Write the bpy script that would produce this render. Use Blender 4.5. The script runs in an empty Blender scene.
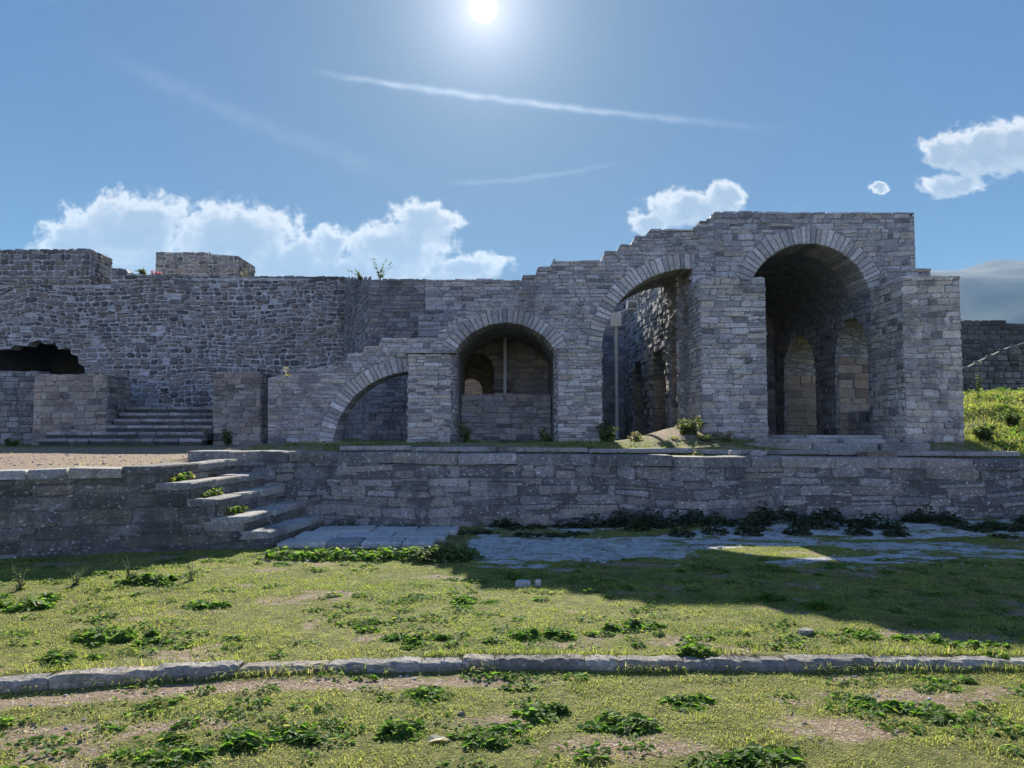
import bpy, bmesh, math, random
import numpy as np
from mathutils import Vector

rnd = random.Random(7)
rng = np.random.default_rng(7)
SC = bpy.context.scene
COL = SC.collection
R = math.radians

# ------------------------------------------------------------------ camera
F_PX, PITCH, EYE = 770.0, math.atan(44 / 770.0), 1.6
cam = bpy.data.cameras.new('camera')
cam.sensor_width = 36.0
cam.lens = 36.0 * F_PX / 1024.0
cam.clip_start, cam.clip_end = 0.05, 20000.0
camo = bpy.data.objects.new('camera', cam)
COL.objects.link(camo)
camo.location = (0, 0, EYE)
camo.rotation_euler = (R(90) + PITCH, 0, 0)
SC.camera = camo


def ray(px, py):
    """direction (x/y, z/y) of a pixel of the photograph"""
    x, y = (px - 512) / F_PX, (384 - py) / F_PX
    d = math.cos(PITCH) - y * math.sin(PITCH)
    return x / d, (math.sin(PITCH) + y * math.cos(PITCH)) / d


def at(px, py, Y):
    a, b = ray(px, py)
    return a * Y, EYE + b * Y


# ------------------------------------------------------------------ light
SUN_AZ, SUN_EL = R(-2.2), R(29.3)         # azimuth from +Y towards +X
SUN_DIR = Vector((math.sin(SUN_AZ) * math.cos(SUN_EL), math.cos(SUN_AZ) * math.cos(SUN_EL), math.sin(SUN_EL)))
SKY_STRENGTH, SUN_STRENGTH, EXPOSURE = 0.12, 2.5, 2.7
sun = bpy.data.lights.new('sun', 'SUN')
sun.energy, sun.angle, sun.color = SUN_STRENGTH, R(0.53), (1.0, 0.94, 0.85)
suno = bpy.data.objects.new('sun', sun)
COL.objects.link(suno)
suno.location = SUN_DIR * 60
suno.rotation_euler = (-SUN_DIR).to_track_quat('-Z', 'Y').to_euler()
SC.view_settings.view_transform = 'Standard'
SC.view_settings.look = 'None'
SC.view_settings.exposure = EXPOSURE
SC.view_settings.gamma = 1.0
SC.view_settings.use_curve_mapping = False
SC.cycles.use_denoising = True
SC.cycles.max_bounces = 8
SC.cycles.diffuse_bounces = 4
SC.cycles.volume_bounces = 0


# ------------------------------------------------------------------ node helpers
class NT:
    def __init__(self, tree):
        self.t = tree

    def n(self, kind, **kw):
        nd = self.t.nodes.new(kind)
        for k, v in kw.items():
            setattr(nd, k, v)
        return nd

    def put(self, sock, v):
        if isinstance(v, bpy.types.NodeSocket):
            self.t.links.new(v, sock)
        elif v is not None:
            sock.default_value = v

    def m(self, op, a, b=None, c=None, clamp=False):
        nd = self.n('ShaderNodeMath', operation=op, use_clamp=clamp)
        self.put(nd.inputs[0], a)
        if b is not None:
            self.put(nd.inputs[1], b)
        if c is not None:
            self.put(nd.inputs[2], c)
        return nd.outputs[0]

    def vm(self, op, a, b=None, out=0):
        nd = self.n('ShaderNodeVectorMath', operation=op)
        self.put(nd.inputs[0], a)
        if b is not None:
            self.put(nd.inputs[1], b)
        return nd.outputs[out]

    def mix(self, f, a, b, blend='MIX'):
        nd = self.n('ShaderNodeMix', data_type='RGBA', blend_type=blend)
        self.put(nd.inputs[0], f)
        self.put(nd.inputs[6], a if not isinstance(a, tuple) else (*a[:3], 1))
        self.put(nd.inputs[7], b if not isinstance(b, tuple) else (*b[:3], 1))
        return nd.outputs[2]

    def noise(self, vec, scale, detail=4, rough=0.55, out=0):
        nd = self.n('ShaderNodeTexNoise')
        self.put(nd.inputs['Vector'], vec)
        nd.inputs['Scale'].default_value = scale
        nd.inputs['Detail'].default_value = detail
        nd.inputs['Roughness'].default_value = rough
        return nd.outputs[out]

    def rng(self, v, a, b, c=0.0, d=1.0, smooth=True):
        nd = self.n('ShaderNodeMapRange', interpolation_type='SMOOTHSTEP' if smooth else 'LINEAR')
        self.put(nd.inputs[0], v)
        for i, x in enumerate((a, b, c, d)):
            nd.inputs[i + 1].default_value = x
        return nd.outputs[0]

    def attr(self, name, out='Color'):
        nd = self.n('ShaderNodeAttribute', attribute_name=name)
        return nd.outputs[out]

    def scale(self, vec, s):
        nd = self.n('ShaderNodeMapping')
        self.put(nd.inputs[0], vec)
        nd.inputs['Scale'].default_value = s
        return nd.outputs[0]


# ------------------------------------------------------------------ world: sky, sun glare, clouds, contrails
world = bpy.data.worlds.new('World')
SC.world = world
world.use_nodes = True
w = NT(world.node_tree)
w.t.nodes.clear()
sky = w.n('ShaderNodeTexSky', sky_type='NISHITA')
sky.sun_disc = False
sky.sun_elevation = SUN_EL
sky.sun_rotation = SUN_AZ
sky.altitude = 300
sky.air_density, sky.dust_density, sky.ozone_density = 1.0, 0.35, 2.5
gen = w.n('ShaderNodeTexCoord').outputs['Generated']
dirv = w.vm('NORMALIZE', gen)
sep = w.n('ShaderNodeSeparateXYZ')
w.put(sep.inputs[0], dirv)
dy = w.m('MAXIMUM', sep.outputs[1], 0.05)
su, sv = w.m('DIVIDE', sep.outputs[0], dy), w.m('DIVIDE', sep.outputs[2], dy)
cmb = w.n('ShaderNodeCombineXYZ')
w.put(cmb.inputs[0], su)
w.put(cmb.inputs[1], sv)
sp = cmb.outputs[0]
front = w.rng(sep.outputs[1], 0.1, 0.3)


def cloud_blob(px, py, rx, ry):
    a, b = ray(px, py)
    d = w.vm('MULTIPLY', w.vm('SUBTRACT', sp, (a, b, 0)), (F_PX / rx, F_PX / ry, 0))
    return w.m('SUBTRACT', 1.0, w.vm('LENGTH', d, out=1))


BLOBS = [(130, 230, 80, 46), (232, 238, 85, 44), (75, 245, 50, 34), (290, 262, 80, 30), (190, 268, 190, 26),
         (330, 243, 26, 20), (425, 222, 42, 24), (395, 248, 70, 32), (462, 268, 60, 18), (345, 272, 120, 18),
         (695, 208, 55, 22), (652, 224, 30, 16), (727, 198, 24, 18),
         (985, 150, 72, 32), (1016, 142, 50, 30), (955, 184, 42, 15), (945, 152, 30, 20), (1050, 160, 40, 24), (878, 189, 14, 6),
         (-190, 240, 80, 44), (1200, 210, 120, 50)]


def cloud_field(off):
    warp = w.noise(w.vm('ADD', sp, off), 22.0, 6, 0.6, out=1)
    q = w.vm('ADD', w.vm('ADD', sp, off), w.vm('MULTIPLY', w.vm('SUBTRACT', warp, (0.5, 0.5, 0.5)), (0.035, 0.03, 0)))
    f = None
    for (px, py, rx, ry) in BLOBS:
        a, b = ray(px, py)
        d = w.vm('MULTIPLY', w.vm('SUBTRACT', q, (a, b, 0)), (F_PX / rx, F_PX / ry, 0))
        v = w.m('SUBTRACT', 1.0, w.vm('LENGTH', d, out=1))
        f = v if f is None else w.m('SMOOTH_MAX', f, v, 0.12)
    nz = w.noise(w.vm('ADD', sp, off), 42.0, 12, 0.66)
    return w.m('ADD', f, w.m('MULTIPLY', w.m('SUBTRACT', nz, 0.5), 1.45))


c0 = cloud_field((0, 0, 0))
c1 = cloud_field((0.004, 0.016, 0))       # the same field a little nearer to the sun
calpha = w.m('MULTIPLY', w.rng(c0, 0.0, 0.36), front)
lit = w.rng(w.m('SUBTRACT', c0, c1), -0.16, 0.24)
thick = w.rng(c0, 0.12, 0.75)
shade = w.m('MULTIPLY', w.m('SUBTRACT', 1.0, w.m('MULTIPLY', thick, 0.92)), w.m('ADD', 0.42, w.m('MULTIPLY', lit, 0.75)), clamp=True)
ccol = w.mix(shade, (0.34, 0.40, 0.49), (0.98, 0.95, 0.90))


def streak(p0, p1, width, gain, seed, lo=0.35, hi=0.75):
    a, b = Vector((*ray(*p0), 0)), Vector((*ray(*p1), 0))
    d = (b - a)
    L = d.length
    d.normalize()
    nrm = Vector((-d.y, d.x, 0))
    rel = w.vm('SUBTRACT', sp, tuple(a))
    t = w.m('DIVIDE', w.vm('DOT_PRODUCT', rel, tuple(d), out=1), L)
    s = w.vm('DOT_PRODUCT', rel, tuple(nrm), out=1)
    wob = w.noise(w.scale(sp, (6, 6, 1)), 3.0 + seed, 5, 0.6)
    s = w.m('ADD', s, w.m('MULTIPLY', w.m('SUBTRACT', wob, 0.5), width * 3.2 / F_PX))
    s = w.m('ADD', s, w.m('MULTIPLY', w.m('MULTIPLY', t, w.m('SUBTRACT', 1.0, t)), 30.0 / F_PX))
    g = w.m('POWER', 2.718, w.m('MULTIPLY', w.m('POWER', w.m('DIVIDE', s, width / F_PX), 2.0), -1.0))
    env = w.m('MULTIPLY', w.rng(t, 0.0, lo), w.rng(t, 1.0, hi))
    nn = w.rng(w.noise(sp, 26.0 + seed, 6, 0.6), 0.25, 0.75, 0.35, 1.0)
    return w.m('MULTIPLY', w.m('MULTIPLY', w.m('MULTIPLY', g, env), nn), gain)


trail = w.m('ADD', streak((290, 68), (830, 131), 3.4, 0.8, 1, 0.25, 0.4), streak((420, 183), (640, 158), 2.4, 0.28, 5, 0.4, 0.6))
trail = w.m('ADD', trail, streak((60, 30), (430, 190), 9.0, 0.13, 9))
trail = w.m('MULTIPLY', trail, front, clamp=True)

cosang = w.vm('DOT_PRODUCT', dirv, tuple(SUN_DIR), out=1)
ang = w.m('ARCCOSINE', w.m('MINIMUM', cosang, 1.0))            # radians
disc = w.rng(ang, R(0.35), R(1.0), 1.0, 0.0)
glow = w.m('POWER', 2.718, w.m('MULTIPLY', ang, -1.0 / R(2.5)))
halo = w.m('POWER', 2.718, w.m('MULTIPLY', ang, -1.0 / R(11.0)))

hsv = w.n('ShaderNodeHueSaturation')
hsv.inputs['Saturation'].default_value = 1.2
w.put(hsv.inputs['Color'], sky.outputs[0])
skyc = w.vm('MULTIPLY', hsv.outputs[0], (SKY_STRENGTH,) * 3)
lum = w.m('MAXIMUM', w.vm('DOT_PRODUCT', skyc, (0.25, 0.45, 0.3), out=1), 0.0001)
BACK_SKY = (0.425, 0.325, 0.375)  # sky behind the camera, tinted and kept brighter to lift the shaded walls
CAP = 0.027                                # the aureole round the sun is kept within what a phone camera holds
comp = w.m('DIVIDE', w.m('MULTIPLY', w.m('SUBTRACT', 1.0, w.m('POWER', 2.718, w.m('DIVIDE', lum, -CAP))), CAP), lum)
cs = w.n('ShaderNodeCombineXYZ')
for i_ in range(3):
    w.put(cs.inputs[i_], comp)
skyf = w.vm('MULTIPLY', skyc, cs.outputs[0])
skyf = w.mix(0.75, skyf, w.vm('MULTIPLY', skyf, (0.62, 0.99, 1.30)))
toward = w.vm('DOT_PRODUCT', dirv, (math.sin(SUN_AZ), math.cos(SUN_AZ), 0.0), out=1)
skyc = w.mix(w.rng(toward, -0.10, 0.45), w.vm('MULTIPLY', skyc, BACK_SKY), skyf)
K = 1.0 / (2 ** EXPOSURE)
CL = 0.92 * K * 1.05
skyc = w.mix(calpha, skyc, w.vm('MULTIPLY', ccol, (CL,) * 3))
skyc = w.mix(w.m('MULTIPLY', trail, 0.9, clamp=True), skyc, tuple(x * K for x in (0.72, 0.80, 0.90)))
skyc = w.vm('ADD', skyc, w.vm('MULTIPLY', w.m('MULTIPLY', glow, 0.16), (1.0, 0.93, 0.95)))
skyc = w.vm('ADD', skyc, w.vm('MULTIPLY', w.m('MULTIPLY', halo, 0.036), (0.80, 0.97, 1.12)))
skyc = w.vm('ADD', skyc, w.vm('MULTIPLY', w.m('MULTIPLY', disc, 3.0), (1.0, 0.97, 0.95)))
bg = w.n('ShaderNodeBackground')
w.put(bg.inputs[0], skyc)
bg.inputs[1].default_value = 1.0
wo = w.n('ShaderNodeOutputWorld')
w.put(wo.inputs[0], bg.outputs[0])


# ------------------------------------------------------------------ numpy noise
def vnoise(x, y, seed=0):
    x, y = np.asarray(x, float), np.asarray(y, float)
    xi, yi = np.floor(x).astype(np.int64), np.floor(y).astype(np.int64)
    fx, fy = x - xi, y - yi
    fx, fy = fx * fx * (3 - 2 * fx), fy * fy * (3 - 2 * fy)

    def h(a, b):
        n = (a * 374761393 + b * 668265263 + seed * 974634777) & 0x7fffffff
        n = ((n ^ (n >> 13)) * 1274126177) & 0x7fffffff
        n = (n ^ (n >> 16)) & 0xffff
        return n / 65535.0
    return (h(xi, yi) * (1 - fx) + h(xi + 1, yi) * fx) * (1 - fy) + (h(xi, yi + 1) * (1 - fx) + h(xi + 1, yi + 1) * fx) * fy


def fbm(x, y, seed=0, octv=4):
    s, a, t = 0, 0.5, 0
    for i in range(octv):
        s = s + a * vnoise(np.asarray(x) * 2 ** i, np.asarray(y) * 2 ** i, seed + i * 17)
        t += a
        a *= 0.5
    return s / t


def sstep(x, a, b):
    t = np.clip((np.asarray(x, float) - a) / (b - a), 0, 1)
    return t * t * (3 - 2 * t)


# ------------------------------------------------------------------ materials
def new_mat(name):
    m = bpy.data.materials.new(name)
    m.use_nodes = True
    t = NT(m.node_tree)
    t.t.nodes.clear()
    out = t.n('ShaderNodeOutputMaterial')
    return m, t, out


def finish(t, out, col, rough=0.9, bump=None, bstr=0.5, bdist=0.01, spec=0.25):
    p = t.n('ShaderNodeBsdfPrincipled')
    t.put(p.inputs['Base Color'], col)
    t.put(p.inputs['Roughness'], rough)
    p.inputs['Specular IOR Level'].default_value = spec
    if bump is not None:
        b = t.n('ShaderNodeBump')
        b.inputs['Strength'].default_value = bstr
        b.inputs['Distance'].default_value = bdist
        t.put(b.inputs['Height'], bump)
        t.put(p.inputs['Normal'], b.outputs[0])
    t.put(out.inputs[0], p.outputs[0])


def stone_mat(name, dark, light, warm, lichen=0.25, stain=0.35, moss=0.0, speck=0.35):
    m, t, out = new_mat(name)
    pos = t.n('ShaderNodeNewGeometry').outputs['Position']
    a = t.n('ShaderNodeSeparateColor')
    t.put(a.inputs[0], t.attr('tone'))
    col = t.mix(a.outputs[0], dark, light)
    col = t.mix(t.m('MULTIPLY', t.rng(a.outputs[1], 0.55, 1.0), 0.7), col, warm)
    col = t.mix(t.m('MULTIPLY', t.rng(a.outputs[1], 0.12, 0.04), 0.62), col, (0.075, 0.073, 0.07))
    n1 = t.noise(pos, 9.0, 6, 0.65)
    col = t.mix(1.0, col, t.mix(n1, (0.62, 0.62, 0.64), (1.32, 1.3, 1.26)), 'MULTIPLY')
    n2 = t.noise(pos, 30.0, 6, 0.75)
    col = t.mix(1.0, col, t.mix(t.rng(n2, .3, .7), (0.62, 0.62, 0.62), (1.32, 1.32, 1.32)), 'MULTIPLY')
    n3 = t.noise(pos, 0.55, 5, 0.6)
    col = t.mix(1.0, col, t.mix(t.rng(n3, .3, .7), (0.78, 0.79, 0.81), (1.15, 1.14, 1.12)), 'MULTIPLY')
    if lichen:
        v = t.rng(t.noise(pos, 5.5, 7, 0.68), 0.58, 0.70)
        col = t.mix(t.m('MULTIPLY', v, lichen), col, (0.50, 0.49, 0.45))
    if speck:
        v = t.rng(t.noise(t.scale(pos, (1.0, 1.0, 1.6)), 19.0, 4, 0.6), 0.60, 0.68)
        col = t.mix(t.m('MULTIPLY', v, speck), col, (0.62, 0.61, 0.57))
        v = t.rng(t.noise(t.scale(pos, (1.0, 1.0, 2.0)), 13.0, 5, 0.65), 0.60, 0.70)
        col = t.mix(t.m('MULTIPLY', v, speck * 1.2), col, (0.07, 0.07, 0.07))
    if stain:
        s = t.rng(t.noise(t.scale(pos, (1.0, 1.0, 0.8)), 1.5, 8, 0.68), 0.50, 0.66)
        col = t.mix(t.m('MULTIPLY', s, stain), col, (0.055, 0.055, 0.055))
    if moss:
        s = t.rng(t.noise(pos, 3.2, 6, 0.65), 0.53, 0.66)
        col = t.mix(t.m('MULTIPLY', s, moss), col, (0.055, 0.07, 0.025))
    h = t.m('ADD', t.m('MULTIPLY', n1, 1.0), t.m('MULTIPLY', n2, 0.5))
    h = t.m('ADD', h, t.m('MULTIPLY', t.noise(pos, 120.0, 3, 0.6), 0.2))
    finish(t, out, col, 0.92, h, 0.8, 0.03)
    return m


def rubble_mat(name, c1, c2, mortar, sx=2.6, sz=7.0):
    """masonry seen edge on or inside dark chambers: procedural flat stones"""
    m, t, out = new_mat(name)
    pos = t.n('ShaderNodeNewGeometry').outputs['Position']
    wv = t.noise(pos, 2.2, 4, 0.6, out=1)
    q = t.vm('ADD', pos, t.vm('MULTIPLY', t.vm('SUBTRACT', wv, (0.5, 0.5, 0.5)), (0.10, 0.10, 0.10)))
    q = t.scale(q, (sx, sx, sz))
    v = t.n('ShaderNodeTexVoronoi', feature='F1')
    t.put(v.inputs['Vector'], q)
    v.inputs['Scale'].default_value = 1.0
    e = t.n('ShaderNodeTexVoronoi', feature='DISTANCE_TO_EDGE')
    t.put(e.inputs['Vector'], q)
    e.inputs['Scale'].default_value = 1.0
    edge = t.rng(e.outputs['Distance'], 0.02, 0.12)
    s = t.n('ShaderNodeSeparateColor')
    t.put(s.inputs[0], v.outputs['Color'])
    col = t.mix(s.outputs[0], c1, c2)
    col = t.mix(edge, mortar, col)
    n1 = t.noise(pos, 11.0, 6, 0.65)
    col = t.mix(1.0, col, t.mix(n1, (0.62, 0.62, 0.62), (1.3, 1.3, 1.3)), 'MULTIPLY')
    st = t.rng(t.noise(t.scale(pos, (1, 1, 0.5)), 1.0, 6, 0.6), 0.5, 0.72)
    col = t.mix(t.m('MULTIPLY', st, 0.35), col, (0.05, 0.05, 0.05))
    h = t.m('ADD', edge, t.m('MULTIPLY', n1, 0.6))
    finish(t, out, col, 0.93, h, 0.9, 0.035)
    return m


M = {}
M['dark'] = stone_mat('dark_weathered_shade_stone', (0.035, 0.035, 0.035), (0.12, 0.117, 0.11), (0.09, 0.08, 0.06), 0.12, 0.5, 0.3, 0.3)  # dark tone also stands for shade in the hollow and on stair risers
M['arcade'] = stone_mat('arcade_limestone', (0.237, 0.233, 0.230), (0.473, 0.461, 0.440), (0.418, 0.363, 0.283), 0.45, 0.45)
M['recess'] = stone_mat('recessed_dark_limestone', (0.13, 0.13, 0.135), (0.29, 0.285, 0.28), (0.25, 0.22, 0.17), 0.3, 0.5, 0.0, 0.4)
M['arcade_joint'] = rubble_mat('arcade_mortar', (0.20, 0.195, 0.19), (0.40, 0.39, 0.37), (0.27, 0.265, 0.255), 4.5, 11.0)
M['arch'] = stone_mat('arch_limestone', (0.264, 0.260, 0.251), (0.592, 0.573, 0.532), (0.423, 0.375, 0.302), 0.3, 0.25)
M['pier'] = stone_mat('pier_limestone', (0.253, 0.244, 0.230), (0.517, 0.493, 0.449), (0.462, 0.390, 0.283), 0.45, 0.38)
M['pale_pier'] = stone_mat('pale_pier_limestone', (0.34, 0.31, 0.265), (0.64, 0.59, 0.50), (0.56, 0.46, 0.34), 0.3, 0.5, 0.0, 0.5)
M['warm_pier'] = stone_mat('warm_pier_stone', (0.20, 0.165, 0.13), (0.46, 0.38, 0.30), (0.46, 0.34, 0.25), 0.3, 0.55, 0.1, 0.5)
M['rampart'] = stone_mat('rampart_fieldstone', (0.078, 0.077, 0.076), (0.285, 0.272, 0.249), (0.267, 0.217, 0.157), 0.2, 0.5, 0.0, 0.4)
M['rampart_joint'] = rubble_mat('rampart_lime_mortar', (0.34, 0.335, 0.32), (0.48, 0.47, 0.45), (0.46, 0.45, 0.43), 3.2, 5.5)
M['block'] = stone_mat('retaining_blocks', (0.14, 0.137, 0.128), (0.31, 0.30, 0.28), (0.26, 0.225, 0.175), 0.5, 0.65, 0.15, 0.85)
M['block_joint'] = stone_mat('retaining_mortar', (0.10, 0.096, 0.088), (0.125, 0.12, 0.108), (0.11, 0.10, 0.085), 0.35, 0.5, 0.1, 0.7)
M['mossy'] = stone_mat('mossy_blocks', (0.07, 0.066, 0.056), (0.22, 0.21, 0.185), (0.19, 0.16, 0.115), 0.35, 0.65, 0.5, 0.6)
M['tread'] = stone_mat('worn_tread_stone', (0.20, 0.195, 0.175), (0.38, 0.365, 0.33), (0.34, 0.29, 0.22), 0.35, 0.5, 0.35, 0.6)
M['slab'] = stone_mat('pale_slab_stone', (0.38, 0.37, 0.35), (0.52, 0.50, 0.47), (0.46, 0.42, 0.36), 0.3, 0.2, 0.0)
M['kerb'] = stone_mat('kerb_stone', (0.179, 0.165, 0.140), (0.315, 0.295, 0.254), (0.284, 0.238, 0.170), 0.35, 0.55, 0.6, 0.5)
M['brown'] = stone_mat('brown_block', (0.20, 0.14, 0.09), (0.26, 0.19, 0.13), (0.24, 0.16, 0.10), 0.1, 0.2)
M['brownwall'] = stone_mat('brown_masonry', (0.26, 0.21, 0.15), (0.42, 0.35, 0.26), (0.42, 0.31, 0.20), 0.2, 0.2)


def simple_mat(name, col, rough=0.6, metal=0.0):
    m, t, out = new_mat(name)
    pos = t.n('ShaderNodeNewGeometry').outputs['Position']
    n = t.noise(pos, 14.0, 5, 0.6)
    c = t.mix(1.0, tuple(col), t.mix(n, (0.75, 0.75, 0.75), (1.15, 1.15, 1.15)), 'MULTIPLY')
    p = t.n('ShaderNodeBsdfPrincipled')
    t.put(p.inputs['Base Color'], c)
    p.inputs['Roughness'].default_value = rough
    p.inputs['Metallic'].default_value = metal
    t.put(out.inputs[0], p.outputs[0])
    return m


M['pole'] = simple_mat('pale_painted_steel', (0.55, 0.58, 0.60), 0.45)
M['lampglass'] = simple_mat('lamp_glass', (0.12, 0.13, 0.14), 0.15)


def leaf_mat(name, c_dark, c_light, c_dry=None, trans=0.5):
    m, t, out = new_mat(name)
    a = t.n('ShaderNodeSeparateColor')
    t.put(a.inputs[0], t.attr('tone'))
    col = t.mix(a.outputs[0], c_dark, c_light)
    if c_dry:
        col = t.mix(a.outputs[1], col, c_dry)
    d = t.n('ShaderNodeBsdfPrincipled')
    t.put(d.inputs['Base Color'], col)
    d.inputs['Roughness'].default_value = 0.65
    d.inputs['Specular IOR Level'].default_value = 0.15
    tr = t.n('ShaderNodeBsdfTranslucent')
    t.put(tr.inputs[0], t.mix(1.0, col, (1.15, 1.25, 0.7), 'MULTIPLY'))
    mx = t.n('ShaderNodeMixShader')
    mx.inputs[0].default_value = trans
    t.put(mx.inputs[1], d.outputs[0])
    t.put(mx.inputs[2], tr.outputs[0])
    t.put(out.inputs[0], mx.outputs[0])
    return m


M['grass'] = leaf_mat('lawn_blades', (0.085, 0.14, 0.018), (0.27, 0.325, 0.052), (0.46, 0.39, 0.17), 0.5)
M['weed'] = leaf_mat('broad_leaf', (0.045, 0.105, 0.018), (0.13, 0.24, 0.04), (0.25, 0.24, 0.08), 0.6)
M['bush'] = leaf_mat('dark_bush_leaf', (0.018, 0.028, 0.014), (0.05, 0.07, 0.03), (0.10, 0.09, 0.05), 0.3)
M['shrub'] = leaf_mat('shrub_leaf', (0.035, 0.06, 0.022), (0.12, 0.17, 0.05), (0.24, 0.22, 0.10), 0.45)
M['dry'] = leaf_mat('dry_stalk', (0.16, 0.14, 0.08), (0.34, 0.30, 0.18), (0.40, 0.36, 0.24), 0.3)
M['pink'] = leaf_mat('pink_petal', (0.35, 0.10, 0.22), (0.55, 0.25, 0.38), None, 0.4)


def ground_mat():
    m, t, out = new_mat('ground_soil_and_turf')
    pos = t.n('ShaderNodeNewGeometry').outputs['Position']
    a = t.n('ShaderNodeSeparateColor')
    t.put(a.inputs[0], t.attr('cover'))
    nz = t.rng(t.noise(pos, 9.0, 9, 0.72), 0.3, 0.7)
    fine = t.noise(pos, 55.0, 5, 0.7)
    vfine = t.noise(pos, 160.0, 3, 0.6)
    turf = t.mix(nz, (0.07, 0.086, 0.02), (0.23, 0.22, 0.07))
    soil = t.mix(fine, (0.13, 0.088, 0.056), (0.32, 0.235, 0.155))
    v = t.n('ShaderNodeTexVoronoi', feature='F1')
    t.put(v.inputs['Vector'], pos)
    v.inputs['Scale'].default_value = 75.0
    vs = t.n('ShaderNodeSeparateColor')
    t.put(vs.inputs[0], v.outputs['Color'])
    peb = t.rng(vs.outputs[0], 0.55, 1.0)
    gravel = t.mix(peb, soil, t.mix(vs.outputs[1], (0.28, 0.225, 0.17), (0.50, 0.42, 0.34)))
    crk = t.rng(t.noise(pos, 7.0, 10, 0.78), 0.36, 0.56)
    pale = t.mix(t.rng(fine, .3, .7), (0.30, 0.295, 0.28), (0.62, 0.61, 0.58))
    pale = t.mix(1.0, pale, t.mix(crk, (0.42, 0.43, 0.40), (1.1, 1.1, 1.1)), 'MULTIPLY')
    wob = t.m('MULTIPLY', t.m('SUBTRACT', t.noise(pos, 8.0, 9, 0.75), 0.5), 1.6)
    f1 = t.rng(t.m('ADD', a.outputs[0], wob), 0.36, 0.66)
    f2 = t.rng(t.m('ADD', a.outputs[1], wob), 0.42, 0.66)
    col = t.mix(f1, turf, gravel)
    col = t.mix(f2, col, pale)
    col = t.mix(1.0, col, t.mix(vfine, (0.7, 0.7, 0.7), (1.25, 1.25, 1.25)), 'MULTIPLY')
    h = t.m('ADD', t.m('MULTIPLY', fine, 1.0), t.m('MULTIPLY', v.outputs['Distance'], 0.6))
    h = t.m('ADD', h, t.m('MULTIPLY', nz, 0.8))
    finish(t, out, col, 0.95, h, 0.9, 0.025, 0.1)
    return m


M['ground'] = ground_mat()


def hill_mat():
    m, t, out = new_mat('hillside_scrub')
    pos = t.n('ShaderNodeNewGeometry').outputs['Position']
    n = t.noise(pos, 0.007, 9, 0.66)
    n2 = t.noise(pos, 0.06, 6, 0.65)
    col = t.mix(t.rng(n, 0.40, 0.58), (0.062, 0.046, 0.028), (0.010, 0.018, 0.009))
    col = t.mix(t.m('MULTIPLY', t.rng(n2, 0.55, 0.66), 0.8), col, (0.012, 0.019, 0.010))
    finish(t, out, col, 0.95, None)
    return m


M['hill'] = hill_mat()


# ------------------------------------------------------------------ mesh builder
class MB:
    def __init__(self):
        self.v, self.f, self.mi, self.tone = [], [], [], []

    def add(self, verts, faces, mi=0, tone=(0.5, 0.3)):
        o = len(self.v)
        self.v.extend(verts)
        self.f.extend([tuple(i + o for i in fc) for fc in faces])
        self.mi.extend([mi] * len(faces))
        self.tone.extend([tone] * len(verts))

    def build(self, name, mats, parent=None, loc=None, smooth=False):
        me = bpy.data.meshes.new(name)
        off = parent['_o'] if parent is not None else (loc if loc is not None else (0, 0, 0))
        off = np.array(list(off), float)
        vv = np.array([tuple(p) for p in self.v], float) - off
        me.from_pydata(vv.tolist(), [], self.f)
        if not isinstance(mats, (list, tuple)):
            mats = [mats]
        for mt in mats:
            me.materials.append(mt)
        me.polygons.foreach_set('material_index', self.mi)
        at_ = me.attributes.new('tone', 'FLOAT_COLOR', 'POINT')
        tn = np.zeros((len(self.v), 4))
        tn[:, :2] = np.array(self.tone)[:, :2]
        tn[:, 3] = 1
        at_.data.foreach_set('color', tn.ravel())
        if smooth:
            me.polygons.foreach_set('use_smooth', [True] * len(me.polygons))
        me.update()
        o = bpy.data.objects.new(name, me)
        COL.objects.link(o)
        if parent is not None:
            o.parent = parent
            o['_o'] = list(off)
        else:
            o.location = off
            o['_o'] = list(off)
        return o


def tag(o, label=None, cat=None, group=None, kind=None):
    if label:
        o['label'] = label
    if cat:
        o['category'] = cat
    if group:
        o['group'] = group
    if kind:
        o['kind'] = kind
    return o


def thing(name, label, cat, loc, group=None):
    o = bpy.data.objects.new(name, None)
    COL.objects.link(o)
    o.location = loc
    o['_o'] = list(loc)
    return tag(o, label, cat, group)


# frames: O origin, U right, V up, N outward (U x V = N)
class Frame:
    def __init__(s, O, U, N):
        s.O, s.N = np.array(O, float), np.array(N, float) / np.linalg.norm(N)
        s.U = np.array(U, float) / np.linalg.norm(U)
        s.V = np.cross(s.N, s.U)

    def p(s, u, v, d=0.0):
        return s.O + s.U * u + s.V * v + s.N * d


def front(Y):
    return Frame((0, Y, 0), (1, 0, 0), (0, -1, 0))


def face_left(X):          # looks towards -X; u = -y
    return Frame((X, 0, 0), (0, -1, 0), (-1, 0, 0))


def face_right(X):         # looks towards +X; u = +y
    return Frame((X, 0, 0), (0, 1, 0), (1, 0, 0))


def face_up(Z):
    return Frame((0, 0, Z), (1, 0, 0), (0, 0, 1))


def prism(mb, fr, poly, d0, d1, mi=0, tone=(0.5, 0.3)):
    """polygon in the frame's (u, v), solid from depth d0 (front) to d1 (back, smaller)"""
    area = sum(poly[i][0] * poly[(i + 1) % len(poly)][1] - poly[(i + 1) % len(poly)][0] * poly[i][1] for i in range(len(poly)))
    if area < 0:
        poly = poly[::-1]
    n = len(poly)
    vs = [fr.p(u, v, d0) for u, v in poly] + [fr.p(u, v, d1) for u, v in poly]
    fs = [tuple(range(n)), tuple(range(2 * n - 1, n - 1, -1))]
    for i in range(n):
        j = (i + 1) % n
        fs.append((j, i, n + i, n + j))
    mb.add(vs, fs, mi, tone)


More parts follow.
